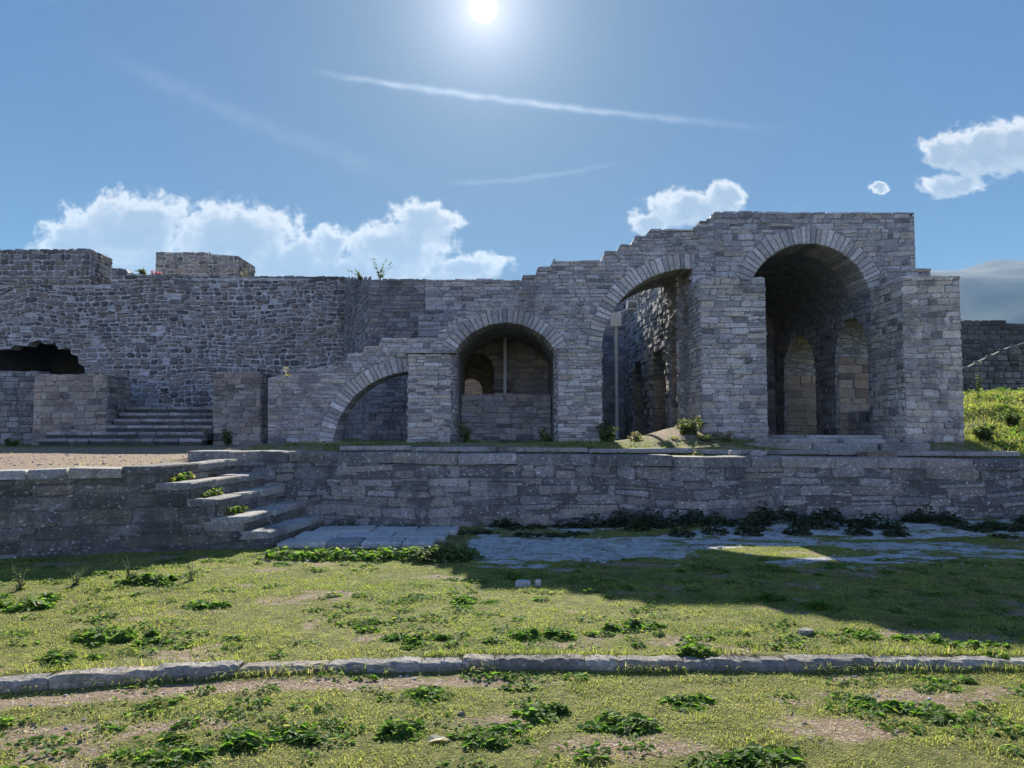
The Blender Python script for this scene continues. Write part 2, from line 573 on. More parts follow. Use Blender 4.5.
def box(mb, x0, x1, y0, y1, z0, z1, mi=0, tone=(0.5, 0.3)):
    prism(mb, front(y0), [(x0, z0), (x1, z0), (x1, z1), (x0, z1)], 0, -(y1 - y0), mi, tone)


def scan(poly, v):
    xs = []
    n = len(poly)
    for i in range(n):
        (u0, v0), (u1, v1) = poly[i], poly[(i + 1) % n]
        if (v0 <= v < v1) or (v1 <= v < v0):
            xs.append(u0 + (u1 - u0) * (v - v0) / (v1 - v0))
    xs.sort()
    return [(xs[i], xs[i + 1]) for i in range(0, len(xs) - 1, 2) if xs[i + 1] - xs[i] > 0.03]


def stone(mb, fr, c, proud, mi=0, tone=None, rr=0.25, back=-0.03, wav=None):
    """one dressed stone from four (u,v) corners counter-clockwise: rounded corners, domed uneven face"""
    if tone is None:
        tone = (rnd.random(), rnd.random())
    c = [np.array(q, float) for q in c]
    cen = sum(c) / 4
    ring = []
    for i in range(4):
        a, b, d = c[i - 1], c[i], c[(i + 1) % 4]
        e1, e2 = (a - b), (d - b)
        L = min(np.linalg.norm(e1), np.linalg.norm(e2))
        k1 = L * rr * rnd.uniform(0.4, 1.2) / max(np.linalg.norm(e1), 1e-6)
        k2 = L * rr * rnd.uniform(0.4, 1.2) / max(np.linalg.norm(e2), 1e-6)
        ring.append(b + e1 * min(k1, .45))
        ring.append(b + e2 * min(k2, .45))
    size = min(np.linalg.norm(c[1] - c[0]), np.linalg.norm(c[2] - c[1]))
    ins = min(0.022, size * 0.14)
    vs, fs = [], []
    tl, tw = rnd.uniform(-.012, .012), rnd.uniform(-.012, .012)
    span = max(np.linalg.norm(c[1] - c[0]), 1e-3)
    for q in ring:
        vs.append(fr.p(q[0], q[1], back))
    for q in ring:
        vs.append(fr.p(q[0], q[1], proud * 0.45 + rnd.uniform(-.004, .004)))
    for q in ring:
        dq = cen - q
        L = max(np.linalg.norm(dq), 1e-6)
        q2 = q + dq * min(ins * rnd.uniform(0.5, 1.5) / L, 0.45)
        vs.append(fr.p(q2[0], q2[1], proud + tl * (q2[0] - cen[0]) / span * 2 + rnd.uniform(-.004, .004)))
    vs.append(fr.p(cen[0] + rnd.uniform(-.2, .2) * span * .5, cen[1], proud + rnd.uniform(-0.002, 0.008)))
    for r_ in (0, 8):
        for i in range(8):
            j = (i + 1) % 8
            fs.append((r_ + i, r_ + j, r_ + 8 + j, r_ + 8 + i))
    for i in range(8):
        fs.append((16 + i, 16 + (i + 1) % 8, 24))
    mb.add(vs, fs, mi, tone)


def masonry(mb, fr, poly, ch=(0.09, 0.15), wd=(0.16, 0.48), proud=(0.008, 0.035), gap=0.008, jit=0.008, wav=0.03,
            mi=0, split=0.15, rr=0.22, skip=0.0, tonefn=None, skipfn=None, darken=None):
    vmin, vmax = min(p[1] for p in poly), max(p[1] for p in poly)
    v = vmin
    sd = rnd.randint(0, 9999)
    u_lo, u_hi = min(p[0] for p in poly), max(p[0] for p in poly)

    def dv(u, vv):
        e = min(1.0, max(0.0, (vv - vmin) / 0.3)) * min(1.0, max(0.0, (vmax - vv) / 0.3))
        return wav * 2 * (float(vnoise(u * 0.7 + 50, vv * 0.9 + 50, sd)) - 0.5) * e
    while v < vmax - 0.035:
        h = rnd.uniform(*ch)
        if v + h > vmax - ch[0] * 0.5:
            h = vmax - v
        vm = v + h * 0.5
        for (ua, ub) in scan(poly, vm):
            u = ua
            while u < ub - 0.02:
                wdt = rnd.uniform(*wd) * rnd.uniform(0.7, 1.2)
                if ub - (u + wdt) < wd[0] * 0.6:
                    wdt = ub - u
                if rnd.random() < skip or (skipfn and skipfn(u + wdt / 2, vm)):
                    u += wdt
                    continue
                parts = [(v, v + h)]
                if rnd.random() < split and h > 0.09:
                    k = rnd.uniform(0.35, 0.65)
                    parts = [(v, v + h * k), (v + h * k, v + h)]
                for (a, b) in parts:
                    j = lambda: rnd.uniform(-jit, jit)
                    c = [(u + gap / 2 + j(), a + gap / 2 + dv(u, a) + j()), (u + wdt - gap / 2 + j(), a + gap / 2 + dv(u + wdt, a) + j()),
                         (u + wdt - gap / 2 + j(), b - gap / 2 + dv(u + wdt, b) + j()), (u + gap / 2 + j(), b - gap / 2 + dv(u, b) + j())]
                    tn = tonefn(u, vm) if tonefn else None
                    stone(mb, fr, c, rnd.uniform(*proud), mi, tn, rr)
                u += wdt
        v += h


def stone_box(mb, x0, x1, y0, y1, z0, z1, faces='flrt', core_mi=1, **kw):
    box(mb, x0, x1, y0, y1, z0, z1, core_mi)
    if 'f' in faces:
        masonry(mb, front(y0), [(x0, z0), (x1, z0), (x1, z1), (x0, z1)], **kw)
    if 'l' in faces:
        masonry(mb, face_left(x0), [(-y1, z0), (-y0, z0), (-y0, z1), (-y1, z1)], **kw)
    if 'r' in faces:
        masonry(mb, face_right(x1), [(y0, z0), (y1, z0), (y1, z1), (y0, z1)], **kw)
    if 't' in faces:
        k2 = dict(kw)
        k2['ch'] = (0.22, 0.4)
        k2['wav'] = 0
        masonry(mb, face_up(z1), [(x0 - .02, y0 - .03), (x1 + .02, y0 - .03), (x1 + .02, y1), (x0 - .02, y1)], **k2)


def arc_pts(cx, cz, a, b, t0, t1, n=18):
    return [(cx + a * math.cos(t0 + (t1 - t0) * i / n), cz + b * math.sin(t0 + (t1 - t0) * i / n)) for i in range(n + 1)]


def arch_ring(name, fr, cx, cz, a, b, thick, t0, t1, depth, parent, mat, step=0.15, proud=0.03):
    mb = MB()
    # arc length
    n = 200
    pts = arc_pts(cx, cz, a, b, t0, t1, n)
    L = sum(math.dist(pts[i], pts[i + 1]) for i in range(n))
    k = max(4, int(L / step))
    cuts = [0.0]
    for i in range(k):
        cuts.append(cuts[-1] + rnd.uniform(0.7, 1.3))
    cuts = [c / cuts[-1] for c in cuts]
    for i in range(k):
        ta, tb = t0 + (t1 - t0) * cuts[i], t0 + (t1 - t0) * cuts[i + 1]
        gp = 0.005 / ((a + b) / 2) * (1 if t1 > t0 else -1)
        ta, tb = ta + gp, tb - gp
        tk = thick * rnd.uniform(0.92, 1.06)
        q = [(cx + (a - .012) * math.cos(ta), cz + (b - .012) * math.sin(ta)), (cx + (a + tk) * math.cos(ta), cz + (b + tk) * math.sin(ta)),
             (cx + (a + tk) * math.cos(tb), cz + (b + tk) * math.sin(tb)), (cx + (a - .012) * math.cos(tb), cz + (b - .012) * math.sin(tb))]
        if t1 < t0:
            q = q[::-1]
        tn = (min(1, max(0, rnd.gauss(0.5, 0.36))), rnd.uniform(.12, 1))
        stone(mb, fr, q, proud + rnd.uniform(-.012, .012), 0, tn, 0.08, back=-depth)
    return mb.build(name, mat, parent)


# ------------------------------------------------------------------ GROUND
def kerb_y(x):
    x = np.asarray(x, float)
    return 5.17 - np.where(x < 0, 0.040 * np.minimum(x * x, 30), 0.0) + 0.004 * np.maximum(x, 0) + 0.03 * (vnoise(x * 0.8 + 9, x * 0 + 3, 5) - 0.5)


def ground_z(x, y):
    k = kerb_y(x)
    lawn = 0.062 + 0.05 * (fbm(x * 0.5, y * 0.5, 3) - 0.5)
    near = 0.0 + 0.05 * (fbm(x * 0.7, y * 0.7, 4) - 0.5)
    z = near + (lawn - near) * sstep(y, k, k + 0.10)
    z = z + 0.025 * (fbm(x * 2.5, y * 2.5, 8) - 0.5)
    bank = 0.14 * sstep(y, 10.6, 12.1) * sstep(x, 0.5, 3.5)          # soil heaped against the wall
    return z + bank


def cover(x, y):
    """(bare soil and gravel, pale worn stone) in 0..1"""
    k = kerb_y(x)
    n = fbm(x * 1.9 + 40, y * 2.6 + 7, 21, 5)
    bare = 0.60 * sstep(n, 0.56, 0.72)
    bare = np.maximum(bare, 0.85 * np.exp(-((y - (k - 0.22)) / 0.17) ** 2) * sstep(x, 1.2, -0.6) * (0.65 + 0.7 * n))
    bare = np.maximum(bare, 0.9 * np.exp(-(((x - 1.72) / 0.42) ** 2 + ((y - 4.15) / 0.22) ** 2)))
    bare = np.maximum(bare, 0.8 * np.exp(-(((x - 2.35) / 0.3) ** 2 + ((y - 4.6) / 0.30) ** 2)))
    bare = np.maximum(bare, 0.75 * np.exp(-(((x - 0.55) / 0.6) ** 2 + ((y - 3.95) / 0.25) ** 2)))
    bare = np.maximum(bare, 0.6 * np.exp(-(((x + 0.1) / 0.45) ** 2 + ((y - 4.3) / 0.22) ** 2)))
    bare = np.maximum(bare, 0.75 * np.exp(-(((x + 2.4) / 0.7) ** 2 + ((y - 9.1) / 0.3) ** 2)))
    p = fbm(x * 0.55 + 11, y * 1.25 + 5, 31, 5)
    pale = sstep(p, 0.42, 0.58) * sstep(x, -0.75, -0.35) * sstep(y, 7.4, 8.6) * (1 - sstep(y, 11.6, 12.1) * .6)
    pale = np.maximum(pale, 0.95 * sstep(x, -0.7, -0.4) * (1 - sstep(x, 2.6, 4.2)) * sstep(y, 9.5 + 0.5 * p, 9.9 + .5 * p) * (1 - sstep(y, 11.0, 11.5)) * sstep(p, 0.32, 0.46))
    solid = sstep(x, -.75, -.4) * (1 - sstep(x, 1.6, 2.8)) * sstep(y, 8.85 + .35 * sstep(x, .5, 2.5) + .5 * (p - .5), 9.15 + .35 * sstep(x, .5, 2.5) + .5 * (p - .5)) * (1 - sstep(y, 10.6, 11.0))
    brk = fbm(x * 3.2 + 3, y * 6.5 + 8, 37, 5)
    pale = pale * (0.45 + 0.55 * sstep(y, 8.6, 9.6)) * (0.45 + 0.8 * sstep(brk, .36, .62))
    pale = np.maximum(pale, solid * (.62 + .4 * sstep(brk, .3, .5)))
    return np.clip(bare, 0, 1), np.clip(pale, 0, 1)


def graded(lo, hi, step, far_lo, far_hi, grow=1.35):
    a = list(np.arange(lo, hi + step * 0.5, step))
    s, p = step, a[-1]
    while p < far_hi:
        s *= grow
        p += s
        a.append(p)
    s, p = step, a[0]
    b = []
    while p > far_lo:
        s *= grow
        p -= s
        b.append(p)
    return np.array(b[::-1] + a)


def grid_object(name, xs, ys, zf, coverf, mat, keep=None):
    X, Y = np.meshgrid(xs, ys)
    Z = zf(X, Y)
    nx, ny = len(xs), len(ys)
    V = np.stack([X, Y, Z], -1).reshape(-1, 3)
    idx = np.arange(nx * ny).reshape(ny, nx)
    Q = np.stack([idx[:-1, :-1], idx[:-1, 1:], idx[1:, 1:], idx[1:, :-1]], -1).reshape(-1, 4)
    if keep is not None:
        cx, cy = (X[:-1, :-1] + X[1:, 1:]) / 2, (Y[:-1, :-1] + Y[1:, 1:]) / 2
        Q = Q[keep(cx, cy).ravel()]
    me = bpy.data.meshes.new(name)
    me.vertices.add(len(V))
    me.vertices.foreach_set('co', V.ravel())
    me.loops.add(Q.size)
    me.loops.foreach_set('vertex_index', Q.ravel().astype(np.int32))
    me.polygons.add(len(Q))
    me.polygons.foreach_set('loop_start', (np.arange(len(Q)) * 4).astype(np.int32))
    me.polygons.foreach_set('use_smooth', np.ones(len(Q), bool))
    me.update(calc_edges=True)
    me.materials.append(mat)
    b, p = coverf(X, Y)
    a = me.attributes.new('cover', 'FLOAT_COLOR', 'POINT')
    c = np.zeros((len(V), 4))
    c[:, 0], c[:, 1], c[:, 3] = b.ravel(), p.ravel(), 1
    a.data.foreach_set('color', c.ravel())
    o = bpy.data.objects.new(name, me)
    COL.objects.link(o)
    return o


def lower_z(x, y):
    z = ground_z(x, y)
    far = sstep(np.maximum(np.abs(x) - 14, y - 13), 0, 6)
    return z * (1 - far) - 0.4 * far


g = grid_object('ground', graded(-9, 9.5, 0.06, -6000, 6000), graded(2.6, 12.4, 0.06, -6000, 9000), lower_z, cover, M['ground'])
tag(g, kind='structure')

# ------------------------------------------------------------------ UPPER TERRACE (ground of the ruin)
# stair nosings at the slanting front face: X, Y, Z of each, and the back end of each at the retaining wall
SLOPE = 0.29
NOSE = [(-4.43, 9.72, 1.12), (-4.07, 9.83, 0.91), (-3.76, 9.92, 0.70), (-3.42, 10.02, 0.47), (-3.13, 10.10, 0.26)]
YW, SHIFT = 12.1, 0.22
front_y = lambda x: 10.10 + (x + 3.13) * SLOPE


def terrace_z(x, y):
    right = sstep(x, -5.6, -4.6)
    zl = 1.075 + 0.004 * (y - 10.4)
    zr = np.where(y < 13.3, 1.135 - 0.011 * x, 1.245 - 0.009 * x + (0.075 + 0.012 * x) * sstep(y, 13.4, 14.4))
    z = zl * (1 - right) + zr * right
    z = np.where((y < 12.2), 1.075, z)
    mound = 0.30 * np.exp(-(((x - 3.35) / 0.75) ** 2 + ((y - 15.4) / 1.2) ** 2)) + 0.08 * np.exp(-(((x - 3.9) / 0.8) ** 2 + ((y - 13.6) / 0.7) ** 2))
    slope = sstep(x, 8.3, 9.4) * (1.12 * sstep(y, 13.4, 20.5) + 0.25 * (fbm(x * 1.1, y * 1.1, 64) - 0.5) * sstep(y, 13.4, 14.5))
    return z + mound + slope + 0.04 * (fbm(x * 1.3, y * 1.3, 61) - 0.5) * sstep(y, 12.2, 12.8)


def terrace_cover(x, y):
    bare = np.where(x < -4.6, 0.95, 0.35 + 0.5 * (fbm(x * .8, y * .8, 71) - .3))
    bare = np.where((x < -4.6), np.where((y > 19.5) & (x < -9), 0.2, 0.85 + 0.35 * (fbm(x * .9, y * 1.4, 77) - 0.5)), bare)
    bare = np.maximum(bare, 0.9 * np.exp(-(((x - 3.1) / 0.6) ** 2 + ((y - 14.7) / 1.0) ** 2)))
    bare = np.where(x > 8.4, 0.2, bare)
    return np.clip(bare, 0, 1), np.zeros_like(x)


def terr_keep(x, y):
    edge = NOSE[0][0] + SHIFT * (y - NOSE[0][1]) / (YW - NOSE[0][1])
    return ((y > YW + 0.15) & (x > -5.0)) | ((x < edge - 0.08) & (y < YW + .2) & (y > front_y(x) + .12)) | ((x <= -5.0) & (y >= YW))


ter = grid_object('upper_terrace', graded(-13, 14, 0.12, -60, 60), graded(7.0, 24, 0.08, 6.99, 70), terrace_z, terrace_cover, M['ground'], terr_keep)
tag(ter, kind='structure')

# ------------------------------------------------------------------ HILLS
def hills():
    xs = np.concatenate([np.linspace(-4200, 0, 20), np.linspace(150, 2600, 110), np.linspace(2700, 5200, 12)])
    ys = np.linspace(1000, 3800, 60)

    def z(x, y):
        ridge = 430 * np.exp(-((y - 2300) / 800) ** 2)
        prof = 0.3 + 0.7 * sstep(x, 500, 1200)
        n = fbm(x / 420, y / 420, 90, 6)
        return 1.16 * ridge * prof * (0.80 + 0.36 * n) - 30
    o = grid_object('hills', xs, ys, z, lambda x, y: (np.zeros_like(x), np.zeros_like(x)), M['hill'])
    tag(o, kind='structure')


hills()

# ------------------------------------------------------------------ RUINED ARCADE
YA = 15.5
S = YA / 18.5
zS = lambda z: EYE + (z - EYE) * S
FA = front(YA)
A = lambda px, py: at(px, py, YA)
ZB = 1.2                                     # foundations, just under the terrace
arc = thing('ruined_arcade', 'roofless grey stone ruin with stepped top and four open arches', 'ruin', (2.5, YA, 1.3))
SM = [M['arcade'], M['arcade_joint']]


def px2m(d):
    return d / F_PX * YA


# arch parameters in metres on the front plane
a1c = A(415, 441); a1 = dict(cx=a1c[0], cz=ZB, a=px2m(82), b=px2m(70) + (a1c[1] - ZB))
s2l, s2r = A(455, 352)[0], A(556, 352)[0]
a2cx, a2cz = (s2l + s2r) / 2, A(505, 381)[1]
R2 = px2m(59)
h2 = math.asin((A(505, 352)[1] - a2cz) / R2)
a3c = A(692, 352); a3 = dict(cx=a3c[0], cz=a3c[1], a=px2m(91), b=px2m(85))
a4c = A(809, 305); R4 = px2m(63)

top_left = [(438, 331), (448, 331), (448, 322), (457, 322), (457, 313), (466, 313), (466, 303), (474, 303), (474, 292), (481, 292), (481, 281), (521, 281), (522.5, 277), (535, 276.5), (537, 269), (549, 268.5), (553, 261), (601, 262), (604.5, 253), (617, 251),
            (620, 245), (631, 245), (635, 237), (645, 236), (650, 230), (693, 230), (699, 225), (710, 219), (714, 212)]
wing_top = [(268, 379), (292, 377), (296, 371), (326, 370), (330, 364), (345, 362), (347, 356), (362, 354), (364, 348), (378, 347), (381, 341), (408, 340), (438, 339)]
XR = A(914, 215)[0]
XB = A(714, 212)[0]

# outline of the whole front, left to right along the top, back along the base with the arches
outline = [A(*q) for q in wing_top] + [A(*q) for q in top_left]
left_outline = list(outline)
j3 = a3['cx'] + 0.02
base_back = []
base_back += [(XB, ZB), (j3, ZB)]
base_back += [(j3, a3['cz'] + a3['b'])] + arc_pts(a3['cx'], a3['cz'], a3['a'], a3['b'], math.pi / 2, math.pi, 16)[0:] + [(a3['cx'] - a3['a'], ZB)]
base_back += [(s2r, ZB)] + arc_pts(a2cx, a2cz, R2, R2, h2, math.pi - h2, 16) + [(s2l, ZB)]
base_back += [(a1['cx'] + 0.0, ZB)] + arc_pts(a1['cx'], a1['cz'], a1['a'], a1['b'], math.pi / 2, math.pi, 16)
base_back += [(A(268, 440)[0], ZB)]
left_poly = left_outline + base_back


def front_masonry_poly():
    k1, k2, k3 = px2m(14), px2m(13.5), px2m(15)
    b = [(XB, ZB), (j3, ZB), (j3, a3['cz'] + a3['b'] + k3)] + arc_pts(a3['cx'], a3['cz'], a3['a'] + k3, a3['b'] + k3, math.pi / 2, math.pi, 16)
    b += [(a3['cx'] - a3['a'], a3['cz']), (a3['cx'] - a3['a'], ZB), (s2r, ZB), (s2r, a2cz + R2 * math.sin(h2))]
    b += arc_pts(a2cx, a2cz, R2 + k2, R2 + k2, h2, math.pi - h2, 16) + [(s2l, a2cz + R2 * math.sin(h2)), (s2l, ZB)]
    b += [(a1['cx'], ZB)] + arc_pts(a1['cx'], a1['cz'], a1['a'] + k1, a1['b'] + k1, math.pi / 2, math.pi, 16)
    return left_outline + b + [(A(268, 440)[0], ZB)]
TH = 0.7

mb = MB()
prism(mb, FA, left_poly, 0, -TH, 1)
masonry(mb, FA, front_masonry_poly(), ch=(0.05, 0.105), wd=(0.10, 0.36), proud=(0.002, 0.022), jit=.011, gap=.009, rr=.28)
# stones along the exposed stepped tops
tl = [A(*q) for q in wing_top + top_left]
for i in range(len(tl) - 1):
    (xa, za), (xb, zb) = tl[i], tl[i + 1]
    if abs(xb - xa) > 0.12:
        masonry(mb, face_up((za + zb) / 2), [(xa, YA - .03), (xb, YA - .03), (xb, YA + TH), (xa, YA + TH)], ch=(0.25, 0.4), wd=(0.2, 0.5), wav=0, proud=(0.005, 0.03))
# the right jamb of the tall arch and left jambs, seen edge on
masonry(mb, face_left(j3), [(-YA - TH, ZB), (-YA, ZB), (-YA, a3['cz'] + a3['b'] - .1), (-YA - TH, a3['cz'] + a3['b'] - .1)], ch=(0.08, 0.16), wd=(0.2, 0.45))
masonry(mb, face_left(s2r), [(-YA - TH, ZB), (-YA, ZB), (-YA, A(0, 352)[1]), (-YA - TH, A(0, 352)[1])], ch=(0.08, 0.16), wd=(0.2, 0.45))
masonry(mb, face_right(s2l), [(YA, ZB), (YA + TH, ZB), (YA + TH, A(0, 352)[1]), (YA, A(0, 352)[1])], ch=(0.08, 0.16), wd=(0.2, 0.45))
mb.build('arcade_wall', SM, arc)

# vaulted block on the right
zt4 = A(810, 213)[1]
X4L, X4R = a4c[0] - R4, a4c[0] + R4
YB = 25.4 * S
blk = [(XB, a4c[1] - 0.02), (X4L, a4c[1] - 0.02)] + arc_pts(a4c[0], a4c[1], R4, R4, math.pi, 0, 20) + [(X4R, a4c[1] - 0.02), (XR, a4c[1] - 0.02), (XR, A(912, 216)[1]), (XB, zt4)]
mb = MB()
prism(mb, FA, blk, 0, -(YB - YA), 1)
K4 = px2m(16.5)
face = [(XB, ZB), (X4L, ZB), (X4L, a4c[1]), (X4L - K4, a4c[1])] + arc_pts(a4c[0], a4c[1], R4 + K4, R4 + K4, math.pi, 0, 20) + [(X4R, a4c[1]), (X4R, ZB), (XR, ZB), (XR, A(912, 216)[1]), (XB, zt4)]
masonry(mb, FA, face, ch=(0.08, 0.15), wd=(0.14, 0.42), proud=(0.002, 0.024), jit=.011, gap=.009, rr=.26)
masonry(mb, face_up(zt4), [(XB, YA - .03), (XR, YA - .03), (XR, YA + 1.0), (XB, YA + 1.0)], ch=(0.25, 0.4), wd=(0.2, 0.5), wav=0, proud=(0.0, 0.04))
mb.build('vaulted_block', SM, arc)

# left flank of the block: wall running back from the tall arch, three blind arches in it
XS = 4.22 * S


def arch_notch(y0, y1, ztop, zb):
    c, r = (y0 + y1) / 2, (y1 - y0) / 2
    return [(y1, zb)] + arc_pts(c, ztop - r, r, r, 0, math.pi, 10) + [(y0, zb)]


ystart, yend = YA + TH + 0.003, 28.6 * S
fl = face_left(XS)
openings = [(24.6 * S, 26.8 * S, zS(3.95)), (21.0 * S, 23.2 * S, zS(3.93)), (19.45 * S, 20.5 * S, zS(4.38))]
base = []
for (y0, y1, zt) in openings:
    base += arch_notch(y0, y1, zt, ZB) 
side = [(ystart, zS(6.35)), (yend, zS(6.35)), (yend, ZB)] + base
if side[-1] != (ystart, ZB) and side[-1][0] > ystart + 0.05:
    side.append((ystart, ZB))
side_u = [(-y, z) for (y, z) in side]
mb = MB()
prism(mb, fl, side_u, 0, -0.7, 1)
box(mb, XS + 0.705, X4L, ystart, yend, ZB, zS(6.33), 1)
masonry(mb, fl, side_u, ch=(0.09, 0.18), wd=(0.18, 0.5), proud=(0.01, 0.06))
mb.build('flank_wall', [M['pier'], M['arcade_joint']], arc)
mb = MB()
masonry(mb, face_left(XS + 0.70), [(-27 * S, ZB), (-19.4 * S, ZB), (-19.4 * S, zS(4.4)), (-27 * S, zS(4.4))], ch=(0.12, 0.2), wd=(0.2, 0.5))
for (y0, y1, zt) in openings:
    masonry(mb, front(y1 - 0.01), [(XS + .04, ZB), (XS + .69, ZB), (XS + .69, zt - .5), (XS + .04, zt - .5)], ch=(0.12, 0.2), wd=(0.2, 0.4))
o = mb.build('niche_lining', M['brownwall'], arc)
o['label'] = 'brown masonry inside the blind arches'

# deep vault behind the tall half arch
mb = MB()
a3l = a3['cx'] - a3['a']
pol = [(a3l - .35, ZB), (a3l, ZB)] + arc_pts(a3['cx'], a3['cz'], a3['a'], a3['b'], math.pi, math.pi / 2, 14) + [(XS - .003, a3['cz'] + a3['b']), (XS - .003, a3['cz'] + a3['b'] + .3), (a3l - .35, a3['cz'] + a3['b'] + .3)]
prism(mb, front(YA + TH + .004), pol, 0, -1.35, 1)
mb.build('arch_vault', SM, arc)

# courtyard back wall and left side
mb = MB()
stone_box(mb, 1.0, XS - .004, 28.6 * S, 29.6 * S, 1.1, zS(6.95), 'f', ch=(0.12, 0.22), wd=(0.2, 0.5))
mb.build('courtyard_wall', SM, arc)
mb = MB()
stone_box(mb, 1.55 * S, 2.05 * S, YA + TH + .003, 28.59 * S, 1.1, zS(5.3), 'r', ch=(0.12, 0.22), wd=(0.25, 0.6))
mb.build('courtyard_wall', SM, arc)

# right flank of the block with two openings
y_r0, y_r1 = YA + 0.003, YB + .8
ops = [(22.0 * S, 24.55 * S, zS(4.42)), (18.72 * S, 20.6 * S, zS(4.42))]
rb = []
for (y0, y1, zt) in ops:
    c, r = (y0 + y1) / 2, (y1 - y0) / 2
    b = min(r, 0.95)
    rb += [(y1, ZB)] + arc_pts(c, zt - b, r, b, 0, math.pi, 10) + [(y0, ZB)]
rs = [(y_r0, a4c[1] - .022), (y_r1, a4c[1] - .022), (y_r1, ZB)] + rb + [(y_r0, ZB)]
rs_u = [(-y, z) for (y, z) in rs]
mb = MB()
prism(mb, face_left(X4R), rs_u, 0, -(XR - X4R), 1)
masonry(mb, face_left(X4R), rs_u, ch=(0.12, 0.2), wd=(0.2, 0.5))
mb.build('flank_wall', SM, arc)
for (y0, y1, zt) in ops:
    mb = MB()
    b = min((y1 - y0) / 2, .95)
    masonry(mb, front(y1 - 0.004), [(X4R + .03, ZB), (XR - .03, ZB), (XR - .03, zt - b), (X4R + .03, zt - b)], ch=(0.13, 0.22), wd=(0.22, 0.5))
    mb.build('opening_jamb', M['brownwall'], arc)
mb = MB()
stone_box(mb, X4R + .25, XR - .1, 18.73 * S, 20.58 * S, ZB, zS(2.02), 'lt', ch=(0.13, 0.2), wd=(0.25, 0.5))
mb.build('parapet', SM, arc)
mb = MB()
box(mb, X4L - 0.3, XR, YB + .003, YB + .8, ZB, a4c[1] + R4 + .3, 1)
masonry(mb, front(YB + .003), [(X4L, ZB), (X4R, ZB), (X4R, a4c[1] + R4), (X4L, a4c[1] + R4)], ch=(0.13, 0.22), wd=(0.25, 0.55))
mb.build('back_wall', SM, arc)

# recessed upper wall and splayed corner left of the arcade
YRW = 19.3
xr0 = at(370, 300, YRW)[0]
mb = MB()
zr = at(400, 280, YRW)[1]
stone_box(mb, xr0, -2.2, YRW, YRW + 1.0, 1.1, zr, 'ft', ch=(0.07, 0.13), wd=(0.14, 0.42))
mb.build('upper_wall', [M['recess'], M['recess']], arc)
mb = MB()
stone_box(mb, -2.197, -0.2, YRW, YRW + 1.0, zS(4.8) + .02, zr, 'ft', ch=(0.07, 0.13), wd=(0.14, 0.42))
mb.build('upper_wall', SM, arc)
YL = 25.0
xl1, zl1 = at(345, 279, YL)
p0, p1 = np.array((xl1, YL, 0)), np.array((xr0, YRW, 0))
L = np.linalg.norm(p1 - p0)
U = (p1 - p0) / L
fo = Frame(p0, U, np.cross(U, (0, 0, 1)))
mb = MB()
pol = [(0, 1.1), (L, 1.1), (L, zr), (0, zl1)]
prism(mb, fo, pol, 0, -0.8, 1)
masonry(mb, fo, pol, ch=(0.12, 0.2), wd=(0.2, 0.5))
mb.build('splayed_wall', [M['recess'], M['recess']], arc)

# chamber behind the second arch
mb = MB()
cyb = 22.4 * S
zc = A(505, 352)[1]
ctop = A(500, 311)[1]
pol = [(s2l - .2, zc), (s2l, zc)] + arc_pts(a2cx, a2cz, R2, R2, math.pi - h2, h2, 14)[0:] + [(s2r, zc), (s2r + .25, zc), (s2r + .25, ctop), (s2l - .2, ctop)]
prism(mb, front(YA + TH + .003), pol, 0, -(cyb - YA - TH), 1)
box(mb, s2l - .5, s2l, YA + TH + .003, cyb, ZB, zc - .002, 1)
box(mb, s2r, s2r + .25, YA + TH + .003, cyb, ZB, zc - .002, 1)
mb.build('chamber_vault', [M['arcade'], M['arcade_joint']], arc)
FB = front(cyb)
ob0, ob1 = at(458, 395, cyb)[0], at(494, 395, cyb)[0]
obt = at(478, 352, cyb)[1]
r = (ob1 - ob0) / 2
bw = [(s2l - 1.15, ZB), (ob0, ZB)] + [(ob0, obt - r)] + arc_pts((ob0 + ob1) / 2, obt - r, r, r, math.pi, 0, 12) + [(ob1, ZB), (s2r + .25, ZB), (s2r + .25, zS(4.8) + .1), (s2l - 1.15, zS(4.8) + .1)]
mb = MB()
prism(mb, FB, bw, 0, -0.6, 1)
masonry(mb, FB, bw, ch=(0.1, 0.18), wd=(0.2, 0.5))
mb.build('back_wall', SM, arc)
mb = MB()
px0, pz = at(440, 395, 20.6 * S)
stone_box(mb, s2l + .01, s2r - .01, 20.6 * S, 20.95 * S, ZB, pz, 'ft', ch=(0.09, 0.16), wd=(0.18, 0.45))
mb.build('parapet', SM, arc)
# passage beyond, with a far brown arch
mb = MB()
box(mb, ob0 - .8, ob0 - .3, cyb + .603, 26.2 * S, ZB, zS(4.4), 1)
box(mb, ob1 + .3, ob1 + .8, cyb + .603, 26.2 * S, ZB, zS(4.4), 1)
box(mb, ob0 - .8, ob1 + .8, cyb + .603, 26.2 * S, zS(4.4) + .003, zS(4.8), 1)
fo0, fo1, fot = at(459, 395, 26.2 * S)[0], at(482, 395, 26.2 * S)[0], at(470, 378, 26.2 * S)[1]
r = (fo1 - fo0) / 2
bw = [(ob0 - .8, ZB), (fo0, ZB), (fo0, fot - r)] + arc_pts((fo0 + fo1) / 2, fot - r, r, r, math.pi, 0, 10) + [(fo1, ZB), (ob1 + .8, ZB), (ob1 + .8, zS(4.8)), (ob0 - .8, zS(4.8))]
prism(mb, front(26.2 * S + .003), bw, 0, -.5, 1)
mb.build('passage', [M['arcade'], M['arcade_joint']], arc)
mb = MB()
stone_box(mb, -4.5, 1.0, 27.0, 27.6, 1.0, 3.4, 'f', ch=(0.14, 0.24), wd=(0.2, 0.5))
o = mb.build('rear_wall', [M['brownwall'], M['arcade_joint']], arc)
o['label'] = 'brown stone wall seen through the passage'

